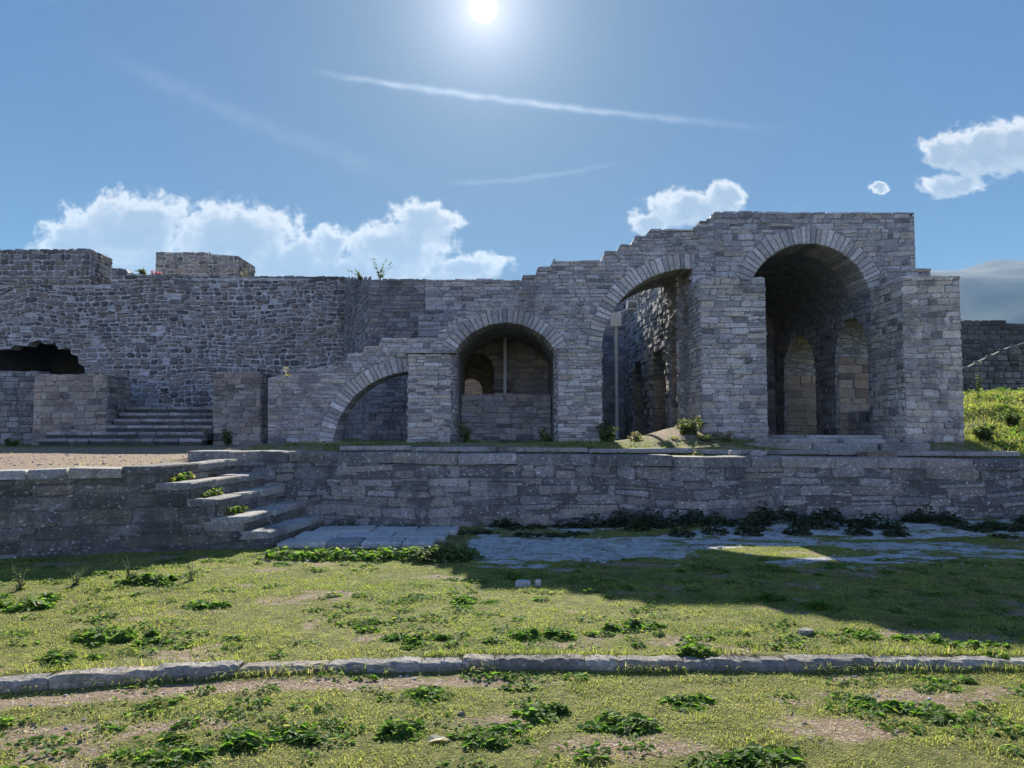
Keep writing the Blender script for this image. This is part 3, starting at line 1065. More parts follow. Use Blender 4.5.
# arch rings
arch_ring('arch_ring', FA, a1['cx'], a1['cz'], a1['a'], a1['b'], px2m(14), math.pi, math.pi / 2, TH - .02, arc, M['arch'], 0.095)
arch_ring('arch_ring', FA, a2cx, a2cz, R2, R2, px2m(13.5), math.pi - h2, h2, TH - .02, arc, M['arch'], 0.095)
arch_ring('arch_ring', FA, a3['cx'], a3['cz'], a3['a'], a3['b'], px2m(15), math.pi, math.pi / 2 - 0.04, TH - .02, arc, M['arch'], 0.095)
arch_ring('arch_ring', FA, a4c[0], a4c[1], R4, R4, K4, math.pi - .22, 0.2, 0.9, arc, M['arch'], 0.095)

# piers standing proud of the front
PM = [M['pier'], M['arcade_joint']]


def pier(px0, px1, ytop, Y, Yback, ch, mats=PM, faces='flrt', cap=False):
    x0, x1 = at(px0, 400, Y)[0], at(px1, 400, Y)[0]
    zt = at(px0, ytop, Y)[1]
    m = MB()
    stone_box(m, x0, x1, Y, Yback, 1.05, zt, faces, ch=ch, wd=(0.14, 0.44), proud=(0.002, 0.026), jit=.012, gap=.010, rr=.26, split=.25)
    if cap:
        stone_box(m, x0 - .05, x1 + .08, Y - .05, Yback, zt + .03, zt + .12, 'flr', ch=(.085, .09), wd=(.4, .7), wav=0)
    o = m.build('pier', mats, arc)
    return o


pier(408, 451, 355, YA - .2, YA - .01, (0.06, 0.12), cap=True)
pier(558, 602, 347, YA - .18, YA - .01, (0.06, 0.12))
pier(702, 767, 278, 17.35 * S, YA - .01, (0.07, 0.13))
pier(905, 963, 277, 17.0 * S, YA - .01, (0.08, 0.15), [M['pale_pier'], M['arcade_joint']])
# stub of wall stepping from the right pier up to the block
mb = MB()
xs0, xs1 = A(880, 275)[0], A(922, 275)[0]
stone_box(mb, xs0, xs1, YA - .3, YA - .01, A(0, 288)[1], A(0, 272)[1], 'flrt', ch=(.12, .18), wd=(.25, .5))
mb.build('shoulder', PM, arc)
# threshold steps of the vault
mb = MB()
t0, t1 = at(752, 437, 14.2)[0], at(903, 437, 14.2)[0]
for (y0, z1, xa, xb) in ((13.6, 1.33, t0 - .3, t1 + .2), (14.05, 1.40, t0, t1 - .1), (14.75, 1.46, t0 + .25, t1 - .05)):
    x = xa
    while x < xb - .1:
        wv_ = min(rnd.uniform(0.6, 1.5), xb - x)
        if xb - x - wv_ < .3:
            wv_ = xb - x
        c = [(x + .01, y0 + rnd.uniform(-.03, .03)), (x + wv_ - .01, y0 + rnd.uniform(-.03, .03)), (x + wv_ - .01, y0 + .95), (x + .01, y0 + .95)]
        stone(mb, face_up(z1 - .05), c, .05, 0, None, 0.06, back=-.3)
        x += wv_
mb.build('threshold', M['tread'], arc)

# ------------------------------------------------------------------ LEFT RAMPART
RM = [M['rampart'], M['rampart_joint']]
L_ = lambda px, py: at(px, py, YL)
ramp = thing('rampart_wall', 'long high fieldstone rampart with a dark hollow, left of the arcade', 'wall', (-14, YL, 1.1))
xleft = L_(-260, 400)[0]
hollow = [L_(86, 384), (L_(86, 384)[0], 1.0)]
hl = [L_(86, 376), L_(84, 366), L_(79, 364), L_(78, 356), L_(71, 354), L_(70, 348), L_(58, 349), L_(55, 343), L_(44, 344), L_(40, 340), L_(30, 342), L_(27, 346), L_(14, 345), L_(10, 349), L_(-14, 350), L_(-20, 365)]
low_top = [L_(111, 268), L_(126, 269), L_(128, 273), L_(160, 276), L_(230, 277.5), L_(345, 279)]
poly = [(xleft, 1.0), (hl[-1][0], 1.0)] + hl[::-1] + [(hl[0][0], 1.0), (xl1, 1.0)] + low_top[::-1] + [(low_top[0][0], L_(0, 285)[1]), (xleft, L_(0, 285)[1])]
mb = MB()
prism(mb, front(YL), poly, 0, -.5, 1)
box(mb, xleft, xl1, YL + .503, YL + 1.4, 5.0, L_(0, 281)[1], 1)
putlog = [(L_(158, 333), .13), (L_(98, 343), .14), (L_(228, 335), .10), (L_(115, 372), .1), (L_(30, 318), .1), (L_(22, 331), .12)]


def putlogs(u, v):
    return any(abs(u - c[0]) < r_ and abs(v - c[1]) < r_ for c, r_ in putlog)


masonry(mb, front(YL), poly, ch=(0.10, 0.2), wd=(0.12, 0.40), proud=(0.005, 0.06), gap=0.035, jit=0.028, wav=0.10, rr=0.38, split=0.25, skip=0.02, skipfn=putlogs)
masonry(mb, face_up(L_(0, 277)[1]), [(low_top[1][0], YL - .02), (xl1, YL - .02), (xl1, YL + 1.4), (low_top[1][0], YL + 1.4)], ch=(0.25, 0.4), wd=(0.2, 0.5), wav=0, proud=(0.0, 0.05))
mb.build('wall_face', RM, ramp)
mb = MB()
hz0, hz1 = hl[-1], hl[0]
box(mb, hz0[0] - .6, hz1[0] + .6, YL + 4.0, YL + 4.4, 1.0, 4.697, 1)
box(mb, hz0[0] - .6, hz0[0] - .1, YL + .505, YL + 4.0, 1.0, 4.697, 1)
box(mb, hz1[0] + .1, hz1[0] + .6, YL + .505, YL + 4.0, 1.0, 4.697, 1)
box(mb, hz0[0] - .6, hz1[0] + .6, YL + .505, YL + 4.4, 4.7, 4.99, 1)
mb.build('hollow', [M['dark'], M['dark']], ramp)  # dark stone puts the hollow's shade into its colour
mb = MB()
px_, pz_ = L_(91, 250)
stone_box(mb, xleft, px_, YL - .02, YL + 1.35, L_(0, 285)[1] + .003, pz_, 'frt', ch=(0.11, 0.2), wd=(0.15, 0.42), gap=.025, jit=.02, rr=.32, proud=(.005, .05))
mb.build('parapet', RM, ramp)
# dark slot in the parapet
for q in putlog:
    pass
mb = MB()
yt = 30.0
tx0, tz0 = at(155, 290, yt)
tx1, tz1 = at(238, 256, yt)
pol = [(tx0, 4), (tx1, 4), (tx1, tz1), (at(205, 253, yt)[0], at(205, 253.5, yt)[1]), (tx0, at(155, 252, yt)[1])]
prism(mb, front(yt), pol, 0, -2.0, 1)
masonry(mb, front(yt), pol, ch=(0.12, 0.2), wd=(0.16, 0.42), gap=.02, jit=.02, rr=.3)
masonry(mb, face_right(tx1), [(yt, 4), (yt + 2, 4), (yt + 2, tz1), (yt, tz1)], ch=(0.12, 0.2), wd=(0.16, 0.42), gap=.02, jit=.02)
o = mb.build('ruined_tower', RM, None, (tx0, yt, 4))
tag(o, 'stub of a square stone tower rising behind the rampart against the cloud', 'tower')

# gate piers, low wall and stairs at the foot of the rampart
YG = 22.0
G = lambda px, py: at(px, py, YG)
KW = dict(ch=(0.13, 0.22), wd=(0.2, 0.5), gap=.014, jit=.012)
mb = MB()
stone_box(mb, G(48, 0)[0], G(119, 0)[0], YG, YG + 1.3, 1.0, G(0, 375)[1], 'frt', **KW)
o = mb.build('gate_pier', [M['warm_pier'], M['arcade_joint']], None, (G(84, 0)[0], YG, 1.1))
tag(o, 'broad square stone pier on the left side of the back staircase', 'pier', 'gate piers')
mb = MB()
stone_box(mb, G(222, 0)[0], G(268, 0)[0], YG, YG + 1.4, 1.0, G(0, 373)[1], 'frt', **KW)
o = mb.build('gate_pier', [M['warm_pier'], M['arcade_joint']], None, (G(245, 0)[0], YG, 1.1))
tag(o, 'narrow square stone pier between the back staircase and the lowest arch', 'pier', 'gate piers')
mb = MB()
stone_box(mb, G(-200, 0)[0], G(47, 0)[0], YG + .25, YG + .8, 1.0, G(0, 371)[1], 'ft', **KW)
o = mb.build('low_wall', [M['block'], M['block_joint']], None, (G(-60, 0)[0], YG, 1.1))
tag(o, 'dark low stone wall below the hollow at the left edge', 'wall')
st = thing('stone_staircase', 'wide worn stone staircase climbing to the rampart between two piers', 'stairs', (G(150, 0)[0], YG - .6, 1.1))
sx0, sx1 = G(120, 0)[0] + .02, G(221, 0)[0] + .05
for i in range(6):
    y0 = YG - 0.75 + i * 0.34
    z0, z1 = 1.02, 1.12 + 0.185 * (i + 1)
    mb = MB()
    xa, xb = (G(70, 0)[0], sx1) if y0 < YG - .1 else (sx0, sx1)
    box(mb, xa, xb, y0, y0 + (2.6 - i * .34), z0 + .002 * i, z1 - .05, 1)
    x = xa
    while x < xb - .05:
        wv_ = min(rnd.uniform(.35, .9), xb - x)
        if xb - x - wv_ < .25:
            wv_ = xb - x
        stone(mb, front(y0), [(x + .006, z1 - .17), (x + wv_ - .006, z1 - .17), (x + wv_ - .006, z1 - .06), (x + .006, z1 - .06)], .02, 0, None, .1)
        c = [(x + .005, y0 - .035 + rnd.uniform(-.012, .012)), (x + wv_ - .005, y0 - .035 + rnd.uniform(-.012, .012)), (x + wv_ - .005, y0 + .42), (x + .005, y0 + .42)]
        stone(mb, face_up(z1 - .05), c, .05, 2, None, .08)
        x += wv_
    mb.build('step', [M['dark'], M['dark'], M['tread']], st)  # shade of the backlit risers is painted in, treads kept paler

# ------------------------------------------------------------------ RETAINING WALL in front of the arcade
W = lambda px, py: at(px, py, YW)
BM = [M['block'], M['block_joint']]
ret = thing('retaining_wall', 'long low retaining wall of weathered grey blocks holding up the ruin terrace', 'wall', (2, YW, 0))
wl, wr = W(199, 0)[0], 13.0
ztop = lambda x: 1.246 - (x - wl) * (0.145 / 13.0)
pol = [(wl, -.15), (wr, -.15), (wr, ztop(wr) - .17), (wl, ztop(wl) - .17)]
mb = MB()
prism(mb, front(YW), pol, 0, -.55, 1)
masonry(mb, front(YW), pol, ch=(0.11, 0.21), wd=(0.18, 0.85), gap=.010, jit=.022, proud=(-.004, .024), split=.4, wav=.07, rr=.28, skip=.03)
masonry(mb, Frame((wl, 0, 0), (0, -1, 0), (-1, 0, 0)), [(-YW - .55, -.1), (-YW, -.1), (-YW, ztop(wl) - .17), (-YW - .55, ztop(wl) - .17)], ch=(.15, .2), wd=(.25, .5))
mb.build('wall_face', BM, ret)
mb = MB()
x = wl
while x < wr - .05:
    wv_ = min(rnd.uniform(.45, 1.25), wr - x)
    za, zb = ztop(x) + rnd.uniform(-.012, .012), ztop(x + wv_) + rnd.uniform(-.012, .012)
    c = [(x + .002, za - .165), (x + wv_ - .002, zb - .165), (x + wv_ - .002, zb), (x + .002, za)]
    stone(mb, front(YW), c, .03 + rnd.uniform(-.015, .02), 0, None, .07, back=-.55)
    x += wv_
mb.build('coping', M['block'], ret)

# stone edging higher up on the terrace
YE = 13.2
ed = thing('stone_edging', 'thin line of pale edging slabs along the terrace below the arches', 'edging', (3, 13.2, 1.2))
x, xe = at(345, 0, YE)[0], at(1005, 0, YE)[0]
mb = MB()
while x < xe - .05:
    wv_ = min(rnd.uniform(.9, 1.9), xe - x)
    zz = lambda q: 1.291 - 0.0089 * (q + 2.8)
    c = [(x + .006, YE + rnd.uniform(-.02, .02)), (x + wv_ - .006, YE + rnd.uniform(-.02, .02)), (x + wv_ - .006, YE + .34), (x + .006, YE + .34)]
    zt_ = zz(x + wv_ / 2) + rnd.uniform(-.008, .008)
    stone(mb, face_up(zt_ - .05), c, .05, 0, None, .05, back=-.02)
    x += wv_
mb.build('edge_slab', M['tread'], ed)
mb = MB()
xs_ = at(350, 0, YE)[0]
box(mb, xs_, xe - .05, YE + .07, YE + .3, 1.0, 1.14, 1)
mb.build('footing', [M['block'], M['block_joint']], ed)

# ------------------------------------------------------------------ LEFT PLATFORM WALL and the five steps
plat = thing('platform_wall', 'dark mossy block wall fronting the gravel platform on the left', 'wall', (-7, front_y(-7), 0))
PU = np.array((1, SLOPE, 0)) / math.hypot(1, SLOPE)
PO = np.array((NOSE[4][0], NOSE[4][1], 0))
FP = Frame(PO, PU, np.cross(PU, (0, 0, 1)))
nu = [(q[0] - NOSE[4][0]) * math.hypot(1, SLOPE) for q in NOSE]
UL = -8.0
pol = [(UL, -.2), (nu[4] + .01, -.2)]
for k in range(4, -1, -1):
    pol.append((nu[k] - .03, NOSE[k][2] - .085))
    if k > 0:
        pol.append((nu[k - 1] - .03, NOSE[k][2] - .085))
pol.append((UL, NOSE[0][2] - .10))
mb = MB()
prism(mb, FP, pol, 0, -.5, 1)
masonry(mb, FP, pol, ch=(0.10, 0.19), wd=(0.14, 0.62), gap=.012, jit=.022, proud=(-.004, .026), rr=.28, split=.35, wav=.07, skip=.03)
mb.build('wall_face', [M['mossy'], M['block_joint']], plat)
mb = MB()
u = UL
while u < nu[0] - .5:
    wv_ = min(rnd.uniform(.35, .9), nu[0] - .42 - u)
    c = [(u + .006, -.04 + rnd.uniform(-.03, .02)), (u + wv_ - .006, -.04 + rnd.uniform(-.03, .02)), (u + wv_ - .006, .38), (u + .006, .38)]
    stone(mb, Frame(PO + np.array((0, 0, 1.055)), PU, (0, 0, 1)), c, .045 + rnd.uniform(-.012, .012), 0, None, .08, back=-.07)
    u += wv_
mb.build('coping', M['tread'], plat)

steps = thing('stone_steps', 'five worn stone steps descending right from the gravel platform to the lawn', 'steps', (-3.9, 11.0, 0))
for k in range(5):
    z1 = NOSE[k][2]
    Fb = np.array(NOSE[k][:2])
    Bb = np.array((NOSE[k][0] + SHIFT, YW - .012))
    dx = (NOSE[k][0] - NOSE[k - 1][0] + .10) if k > 0 else .42
    Fa, Ba = np.array((Fb[0] - dx, front_y(Fb[0] - dx))), Bb - np.array((dx, 0))
    mb = MB()
    cuts = [-.012, rnd.uniform(.22, .42), rnd.uniform(.58, .8), 1.0]
    for j in range(3):
        t0_, t1_ = cuts[j] + .003, cuts[j + 1] - .003
        e = lambda: np.array((rnd.uniform(-.025, .025), 0))
        c = [Fa + (Ba - Fa) * t0_, Fb + (Bb - Fb) * t0_ + e(), Fb + (Bb - Fb) * t1_ + e(), Fa + (Ba - Fa) * t1_]
        stone(mb, face_up(z1 - .035), [tuple(q) for q in c], .035 + rnd.uniform(-.014, .006), 0, None, .12, back=-.055)
    d = np.append(Bb - Fb, 0)
    Ln = np.linalg.norm(d)
    d = d / Ln
    ins = np.array((.022, 0))
    pol = [tuple(Fa + d[:2] * .03), tuple(Fb - ins + d[:2] * .03), tuple(Bb - ins), tuple(Ba)]
    prism(mb, face_up(0), pol, z1 - .09, -.15 + .002 * k, 1)
    fr = Frame(np.append(Fb - ins, 0), d, np.cross(d, (0, 0, 1)))
    zlow = NOSE[k + 1][2] if k < 4 else -.05
    masonry(mb, fr, [(0.03, zlow - .02), (Ln - .02, zlow - .02), (Ln - .02, z1 - .085), (0.03, z1 - .085)], ch=(.09, .14), wd=(.2, .5), wav=0, mi=2)
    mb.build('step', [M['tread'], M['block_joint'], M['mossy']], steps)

# landing slab
land = thing('stone_landing', 'flat pale paved landing at the foot of the five steps', 'paving', (-2.0, 10.9, 0.05))
mb = MB()
q0, q1 = at(284, 546, 10.1)[0], at(433, 547, 10.1)[0]
nrow = [(10.08, 10.6), (10.6, 11.15), (11.15, 11.75)]
for (y0, y1) in nrow:
    x = q0 - .1 + (y0 - 10.1) * .15
    xe_ = q1 + (y0 - 10.1) * .22
    while x < xe_ - .05:
        wv_ = min(rnd.uniform(.4, .9), xe_ - x)
        if xe_ - x - wv_ < .25:
            wv_ = xe_ - x
        c = [(x + .005, y0 + .005), (x + wv_ - .005, y0 + .005), (x + wv_ - .005, y1 - .005), (x + .005, y1 - .005)]
        stone(mb, face_up(.075), c, .045 + rnd.uniform(-.006, .006), 0, None, .05, back=-.12)
        x += wv_
mb.build('paving_slab', M['slab'], land)

# ------------------------------------------------------------------ KERB across the lawn
kb = thing('lawn_kerb', 'low rough stone kerb crossing the grass in the foreground', 'kerb', (0, 5.17, 0.0))
x = -6.0
while x < 7.0:
    wv_ = rnd.uniform(.2, .72)
    ya, yb = float(kerb_y(x)), float(kerb_y(x + wv_))
    mb = MB()
    nseg = max(3, int(wv_ / .028))
    prof = [(-.0, -.06), (-.010, .036), (.002, .060), (.018, .071), (.09, .074), (.122, .064), (.135, -.06)]
    sd = rnd.random() * 100
    vs, fs = [], []
    hh = rnd.uniform(-.012, .012)
    for i in range(nseg + 1):
        t = i / nseg
        xx = x + .003 + (wv_ - .006) * t
        yy = ya + (yb - ya) * t
        e = .008 if i in (0, nseg) else 0
        for jj, (dy, dz) in enumerate(prof):
            nzv = float(fbm(xx * 9 + sd, jj * 1.7 + sd, 3)) - .5
            nz2 = float(fbm(xx * 9 + sd + 40, jj * 1.7 + sd, 3)) - .5
            top = 1 if dz > 0.04 else 0
            vs.append((xx, yy + dy + .022 * nz2 + (e if jj < 3 else -e), dz + (hh + .022 * nzv + .016 * (float(vnoise(xx * 26 + sd, jj * 2.1, 6)) - .5) - e) * top))
    n = len(prof)
    for i in range(nseg):
        for jj in range(n - 1):
            a = i * n + jj
            fs.append((a, a + n, a + n + 1, a + 1))
    fs.append(tuple(range(n - 1, -1, -1)))
    fs.append(tuple(nseg * n + q for q in range(n)))
    mb.add(vs, [f[::-1] for f in fs], 0, (rnd.random(), rnd.random()))
    mb.build('kerb_stone', M['kerb'], kb)
    x += wv_

# ------------------------------------------------------------------ FAR WALLS on the right
mb = MB()
yb_ = 24.0
B = lambda px, py: at(px, py, yb_)
pol = [(B(930, 0)[0], 1.0), (B(1110, 0)[0], 1.0), B(1110, 326), B(1060, 333), B(1040, 339), B(1024, 343), B(1010, 347), B(995, 354), B(980, 361), B(965, 369), B(930, 376)]
prism(mb, front(yb_), pol, 0, -.22, 1)
masonry(mb, front(yb_), pol, ch=(.12, .22), wd=(.2, .5), proud=(.01, .06), gap=.02)
o = mb.build('ruined_wall', [M['mossy'], M['dark']], None, (B(1000, 0)[0], yb_, 1.5))
tag(o, 'dark stone wall with a sloping broken top behind the grassy bank', 'wall')
mb = MB()
yc_ = 32.0
B = lambda px, py: at(px, py, yc_)
pol = [(B(900, 0)[0], 1.0), (B(1130, 0)[0], 1.0), B(1130, 326), B(1024, 324), B(985, 322), B(900, 320)]
prism(mb, front(yc_), pol, 0, -.8, 1)
masonry(mb, front(yc_), pol, ch=(.14, .24), wd=(.2, .55), proud=(.01, .06), gap=.02)
o = mb.build('ruined_wall', [M['dark'], M['dark']], None, (B(1000, 0)[0], yc_, 1.5))
tag(o, 'dark level-topped stone wall farthest right below the hazy hill', 'wall')


# ------------------------------------------------------------------ LAMP POSTS
def tube(mb, p0, p1, r0, r1, n=10, mi=0):
    p0, p1 = np.array(p0, float), np.array(p1, float)
    d = (p1 - p0) / np.linalg.norm(p1 - p0)
    a = np.cross(d, (0, 0, 1) if abs(d[2]) < .9 else (1, 0, 0))
    a /= np.linalg.norm(a)
    b = np.cross(d, a)
    vs = []
    for p, r_ in ((p0, r0), (p1, r1)):
        for i in range(n):
            t = 2 * math.pi * i / n
            vs.append(p + (a * math.cos(t) + b * math.sin(t)) * r_)
    fs = [(i, (i + 1) % n, n + (i + 1) % n, n + i) for i in range(n)] + [tuple(range(n - 1, -1, -1)), tuple(range(n, 2 * n))]
    mb.add(vs, fs, mi)


def lamp_post(px, ytop, Y, label, flood):
    x, zt = at(px, ytop, Y)
    t = thing('lamp_post', label, 'lamp post', (x, Y, 1.2), 'lamp posts inside the ruin')
    mb = MB()
    tube(mb, (x, Y, 1.1), (x, Y, zt), .045, .04)
    mb.build('pole', M['pole'], t, smooth=False)
    mb = MB()
    tube(mb, (x, Y, 1.1), (x, Y, 1.36), .1, .1)
    mb.build('base_plate', M['pole'], t)
    if flood:
        mb = MB()
        box(mb, x - .12, x + .12, Y - .1, Y + .1, zt - .12, zt + .22)
        mb.build('junction_box', M['pole'], t)
        mb = MB()
        tube(mb, (x, Y, zt + .2), (x + .32, Y, zt + .34), .02, .02)
        mb.build('bracket', M['pole'], t)
        mb = MB()
        prism(mb, front(Y - .1), [(x + .26, zt + .30), (x + .52, zt + .30), (x + .54, zt + .50), (x + .28, zt + .52)], 0, -.18)
        hd = mb.build('lamp_head', M['pole'], t)
        mb = MB()
        prism(mb, front(Y - .103), [(x + .29, zt + .33), (x + .49, zt + .33), (x + .51, zt + .47), (x + .30, zt + .49)], 0.004, 0)
        mb.build('lens', M['lampglass'], hd)
    else:
        mb = MB()
        tube(mb, (x, Y, zt), (x, Y, zt + .05), .06, .05)
        mb.build('cap', M['pole'], t)


lamp_post(505, 339, 21.6 * S, 'plain slim pale pole standing inside the second arch', False)
lamp_post(616, 322, 22.5 * S, 'pale lamp post with box and floodlight inside the tall half arch', True)

# ------------------------------------------------------------------ loose stones, brown block


def boulder(px, py, wpx, hpx, label, mat, Y=None, name='loose_stone', group='loose stones on the grass'):
    a, b = ray(px, py)
    if Y is None:
        Y = (EYE - 0.06) / -b
        for _ in range(6):
            Y = (EYE - float(ground_z(a * Y, Y))) / -b
        z = float(ground_z(a * Y, Y))
    else:
        z = EYE + b * Y
    rx, rz = wpx / F_PX * Y / 2, hpx / F_PX * Y / 2
    bm = bmesh.new()
    bmesh.ops.create_icosphere(bm, subdivisions=3, radius=1)
    sd = rnd.random() * 90
    vs = []
    for v in bm.verts:
        c = v.co
        n = float(fbm(c.x * 1.3 + sd, c.y * 1.3 + c.z * 1.7 + sd, 5)) - .5
        k = 1 + .7 * n
        q = [max(-.72, min(.72, c[i] * k)) / .72 for i in range(3)]
        vs.append((a * Y + q[0] * rx, Y + q[1] * rx * .8, z + rz * .55 + q[2] * rz))
    fs = [tuple(v.index for v in f.verts) for f in bm.faces]
    bm.free()
    mb = MB()
    mb.add(vs, fs, 0, (rnd.random(), rnd.random() * .5))
    o = mb.build(name, mat, None, (a * Y, Y, z))
    tag(o, label, 'stone', group)


boulder(523, 586, 15, 7, 'larger flat pale stone of the pair at the edge of the building shadow', M['slab'])
boulder(538, 586, 6, 8, 'small upright pale stone of the pair at the edge of the building shadow', M['slab'])
boulder(806, 634, 14, 6, 'flat grey stone lying on sunlit grass above the kerb, right of centre', M['kerb'])
boulder(945, 670, 13, 7, 'small grey stone lying against the front of the kerb at the right', M['kerb'])
boulder(586, 561, 8, 4, 'small stone on the shaded ground left of the lit lawn tip', M['kerb'])
boulder(757, 455, 16, 6, 'pale broken stone on the retaining wall top below the left vault pier', M['tread'], 12.7, group='loose stones on the terrace')
boulder(735, 454, 12, 5, 'smaller pale stone beside the lit grass on the terrace edge', M['tread'], 12.8, group='loose stones on the terrace')
mb = MB()
bx0, bz0 = at(868, 459, 12.75)
bx1, bz1 = at(897, 452, 12.75)
stone(mb, front(12.75), [(bx0, bz0 - .03), (bx1, bz0 - .03), (bx1, bz1), (bx0, bz1)], .03, 0, (.5, .5), .06, back=-.4)
o = mb.build('brown_block', M['brown'], None, ((bx0 + bx1) / 2, 12.75, bz0 - .03))
tag(o, 'brown rectangular block set before the edging below the vault', 'block')

# ------------------------------------------------------------------ PLANTS


def add_leaves(mb, cen, nrm_tilt, size, n, spread, tone_lo=0, tone_hi=1, dry=0.05, elong=1.5, mi=0):
    """n oval leaves in an uneven dome; cen = (x,y,z), spread = (rx, ry, h)"""
    for _ in range(n):
        rr_ = math.sqrt(rnd.random())
        t = rnd.uniform(0, 2 * math.pi)
        dx, dy = rr_ * math.cos(t) * spread[0], rr_ * math.sin(t) * spread[1]
        z = cen[2] + spread[2] * (1 - rr_ ** 2 * .8) * rnd.uniform(.25, 1.0)
        p = np.array((cen[0] + dx, cen[1] + dy, z))
        s = size * rnd.uniform(.55, 1.25)
        az = t + rnd.uniform(-1, 1)
        tilt = rnd.uniform(-nrm_tilt, nrm_tilt) + .25
        d = np.array((math.cos(az) * math.cos(tilt), math.sin(az) * math.cos(tilt), -math.sin(tilt) * .6 + .15))
        roll = rnd.uniform(-.7, .7)
        s_ = np.array((-math.sin(az), math.cos(az), 0)) * math.cos(roll) + np.array((0, 0, 1)) * math.sin(roll)
        a, b = s * .5 * elong, s * .5
        up = np.array((0, 0, 1)) * s * .12
        vs = [p - d * a, p - d * a * .35 + s_ * b * .85 + up, p + d * a * .35 + s_ * b * .8 + up, p + d * a - up, p + d * a * .35 - s_ * b * .8 + up, p - d * a * .35 - s_ * b * .85 + up, p]
        tn = (rnd.uniform(tone_lo, tone_hi), 1.0 if rnd.random() < dry else rnd.random() * .15)
        mb.add(vs, [(0, 6, 1), (1, 6, 2), (2, 6, 3), (3, 6, 4), (4, 6, 5), (5, 6, 0)], mi, tn)


def gpos(px, py):
    a, b = ray(px, py)
    Y = EYE / -b
    for _ in range(8):
        Y = (EYE - float(ground_z(a * Y, Y))) / -b
    return a * Y, Y, float(ground_z(a * Y, Y))


def weed_patch(px, py, wpx, hpx, label, size=.045, dens=1.0, group='leafy weed clumps in the lawn', dry=.05, h=None):
    x, y, z = gpos(px, py)
    rx = wpx / F_PX * y / 2 * 1.12
    ry = max(.14, rx * .62)
    mb = MB()
    n = int(max(120, rx * ry * 3.14 * 4200 * dens * (.045 / size) ** 2))
    k = max(6, int(rx / .035))
    ph = rnd.uniform(0, 6)
    for i in range(k):
        t = rnd.uniform(0, 2 * math.pi)
        q = math.sqrt(rnd.random()) * (.75 + .35 * math.sin(3 * t + ph) + rnd.uniform(-.1, .3))
        cx, cy = x + rx * q * math.cos(t), y + ry * q * math.sin(t)
        sx_ = rnd.uniform(.05, .13)
        add_leaves(mb, (cx, cy, float(ground_z(cx, cy)) - .01), .7, size * rnd.uniform(.6, 1.05), int(n / k * rnd.uniform(.4, 1.5)) + 4,
                   (sx_, sx_ * .8, (h or hpx / F_PX * y) * rnd.uniform(.3, .95) * (1.1 - .5 * min(q, 1))), dry=dry)
    o = mb.build('weed_clump', M['weed'], None, (x, y, z))
    tag(o, label, 'weed', group)


weed_patch(105, 640, 105, 16, 'widest leafy weed clump on the left part of the lawn, just above the kerb')
weed_patch(205, 607, 44, 10, 'small round weed clump in the left lawn near the platform shadow')
weed_patch(60, 660, 60, 12, 'low weed patch touching the kerb at the far left', size=.04)
weed_patch(635, 629, 62, 14, 'dense dark weed clump in mid lawn right of centre, above the kerb')
weed_patch(545, 634, 90, 10, 'spreading weed patch in the middle of the lawn above the kerb', size=.04)
weed_patch(420, 640, 70, 9, 'thin weed patch just above the kerb left of centre', size=.04)
weed_patch(360, 625, 40, 8, 'small loose weed tuft in the lawn left of centre', size=.04)
weed_patch(470, 603, 40, 8, 'flat weed tuft in mid lawn below the shadow edge', size=.04)
weed_patch(510, 577, 24, 7, 'little weed tuft right at the edge of the building shadow', size=.04)
weed_patch(690, 662, 45, 18, 'ivy-like weed hanging over the kerb right of centre', size=.05)
weed_patch(765, 600, 40, 12, 'leafy weed clump at the shadow tip on the right lawn', size=.05)
weed_patch(815, 608, 46, 12, 'bright weed clump along the shadow edge right of the lawn tip', size=.05)
weed_patch(965, 646, 90, 10, 'long weed clump behind the kerb near the right edge', size=.045)
weed_patch(860, 636, 36, 9, 'small weed clump behind the kerb on the right half', size=.04)
weed_patch(395, 736, 58, 16, 'round weed clump on the near grass left of centre, by the big dry leaf', size=.045)
weed_patch(540, 718, 76, 16, 'dark weed clump at the centre of the near grass', size=.05)
weed_patch(622, 727, 66, 18, 'dark weed clump on the near grass just right of centre', size=.05, dry=.1)
weed_patch(485, 742, 60, 12, 'thin yellowing weed clump on the near grass between two dense clumps', size=.04, dry=.2)
weed_patch(275, 738, 110, 16, 'long weed clump on the near grass left of centre', size=.045)
weed_patch(165, 755, 90, 14, 'low weed patch at the bottom edge on the left', size=.045)
weed_patch(760, 756, 60, 14, 'dark weed clump at the bottom edge right of centre', size=.045)
weed_patch(870, 706, 66, 14, 'dark weed clump beside the bare gravel patch at the right', size=.045)
weed_patch(930, 716, 50, 12, 'small weed clump right of the bare gravel patch', size=.045)
weed_patch(690, 703, 50, 10, 'pale weed clump on the near grass halfway to the right edge', size=.04)
weed_patch(425, 698, 34, 12, 'small grey-green weed tuft below the kerb left of centre', size=.035)
weed_patch(940, 684, 32, 8, 'tiny weed tuft under the kerb at the right', size=.04)
weed_patch(20, 605, 80, 18, 'tall coarse weed mass at the left edge in front of the platform wall', size=.07)
weed_patch(150, 583, 60, 12, 'weed tuft at the edge of the platform wall shadow', size=.05)


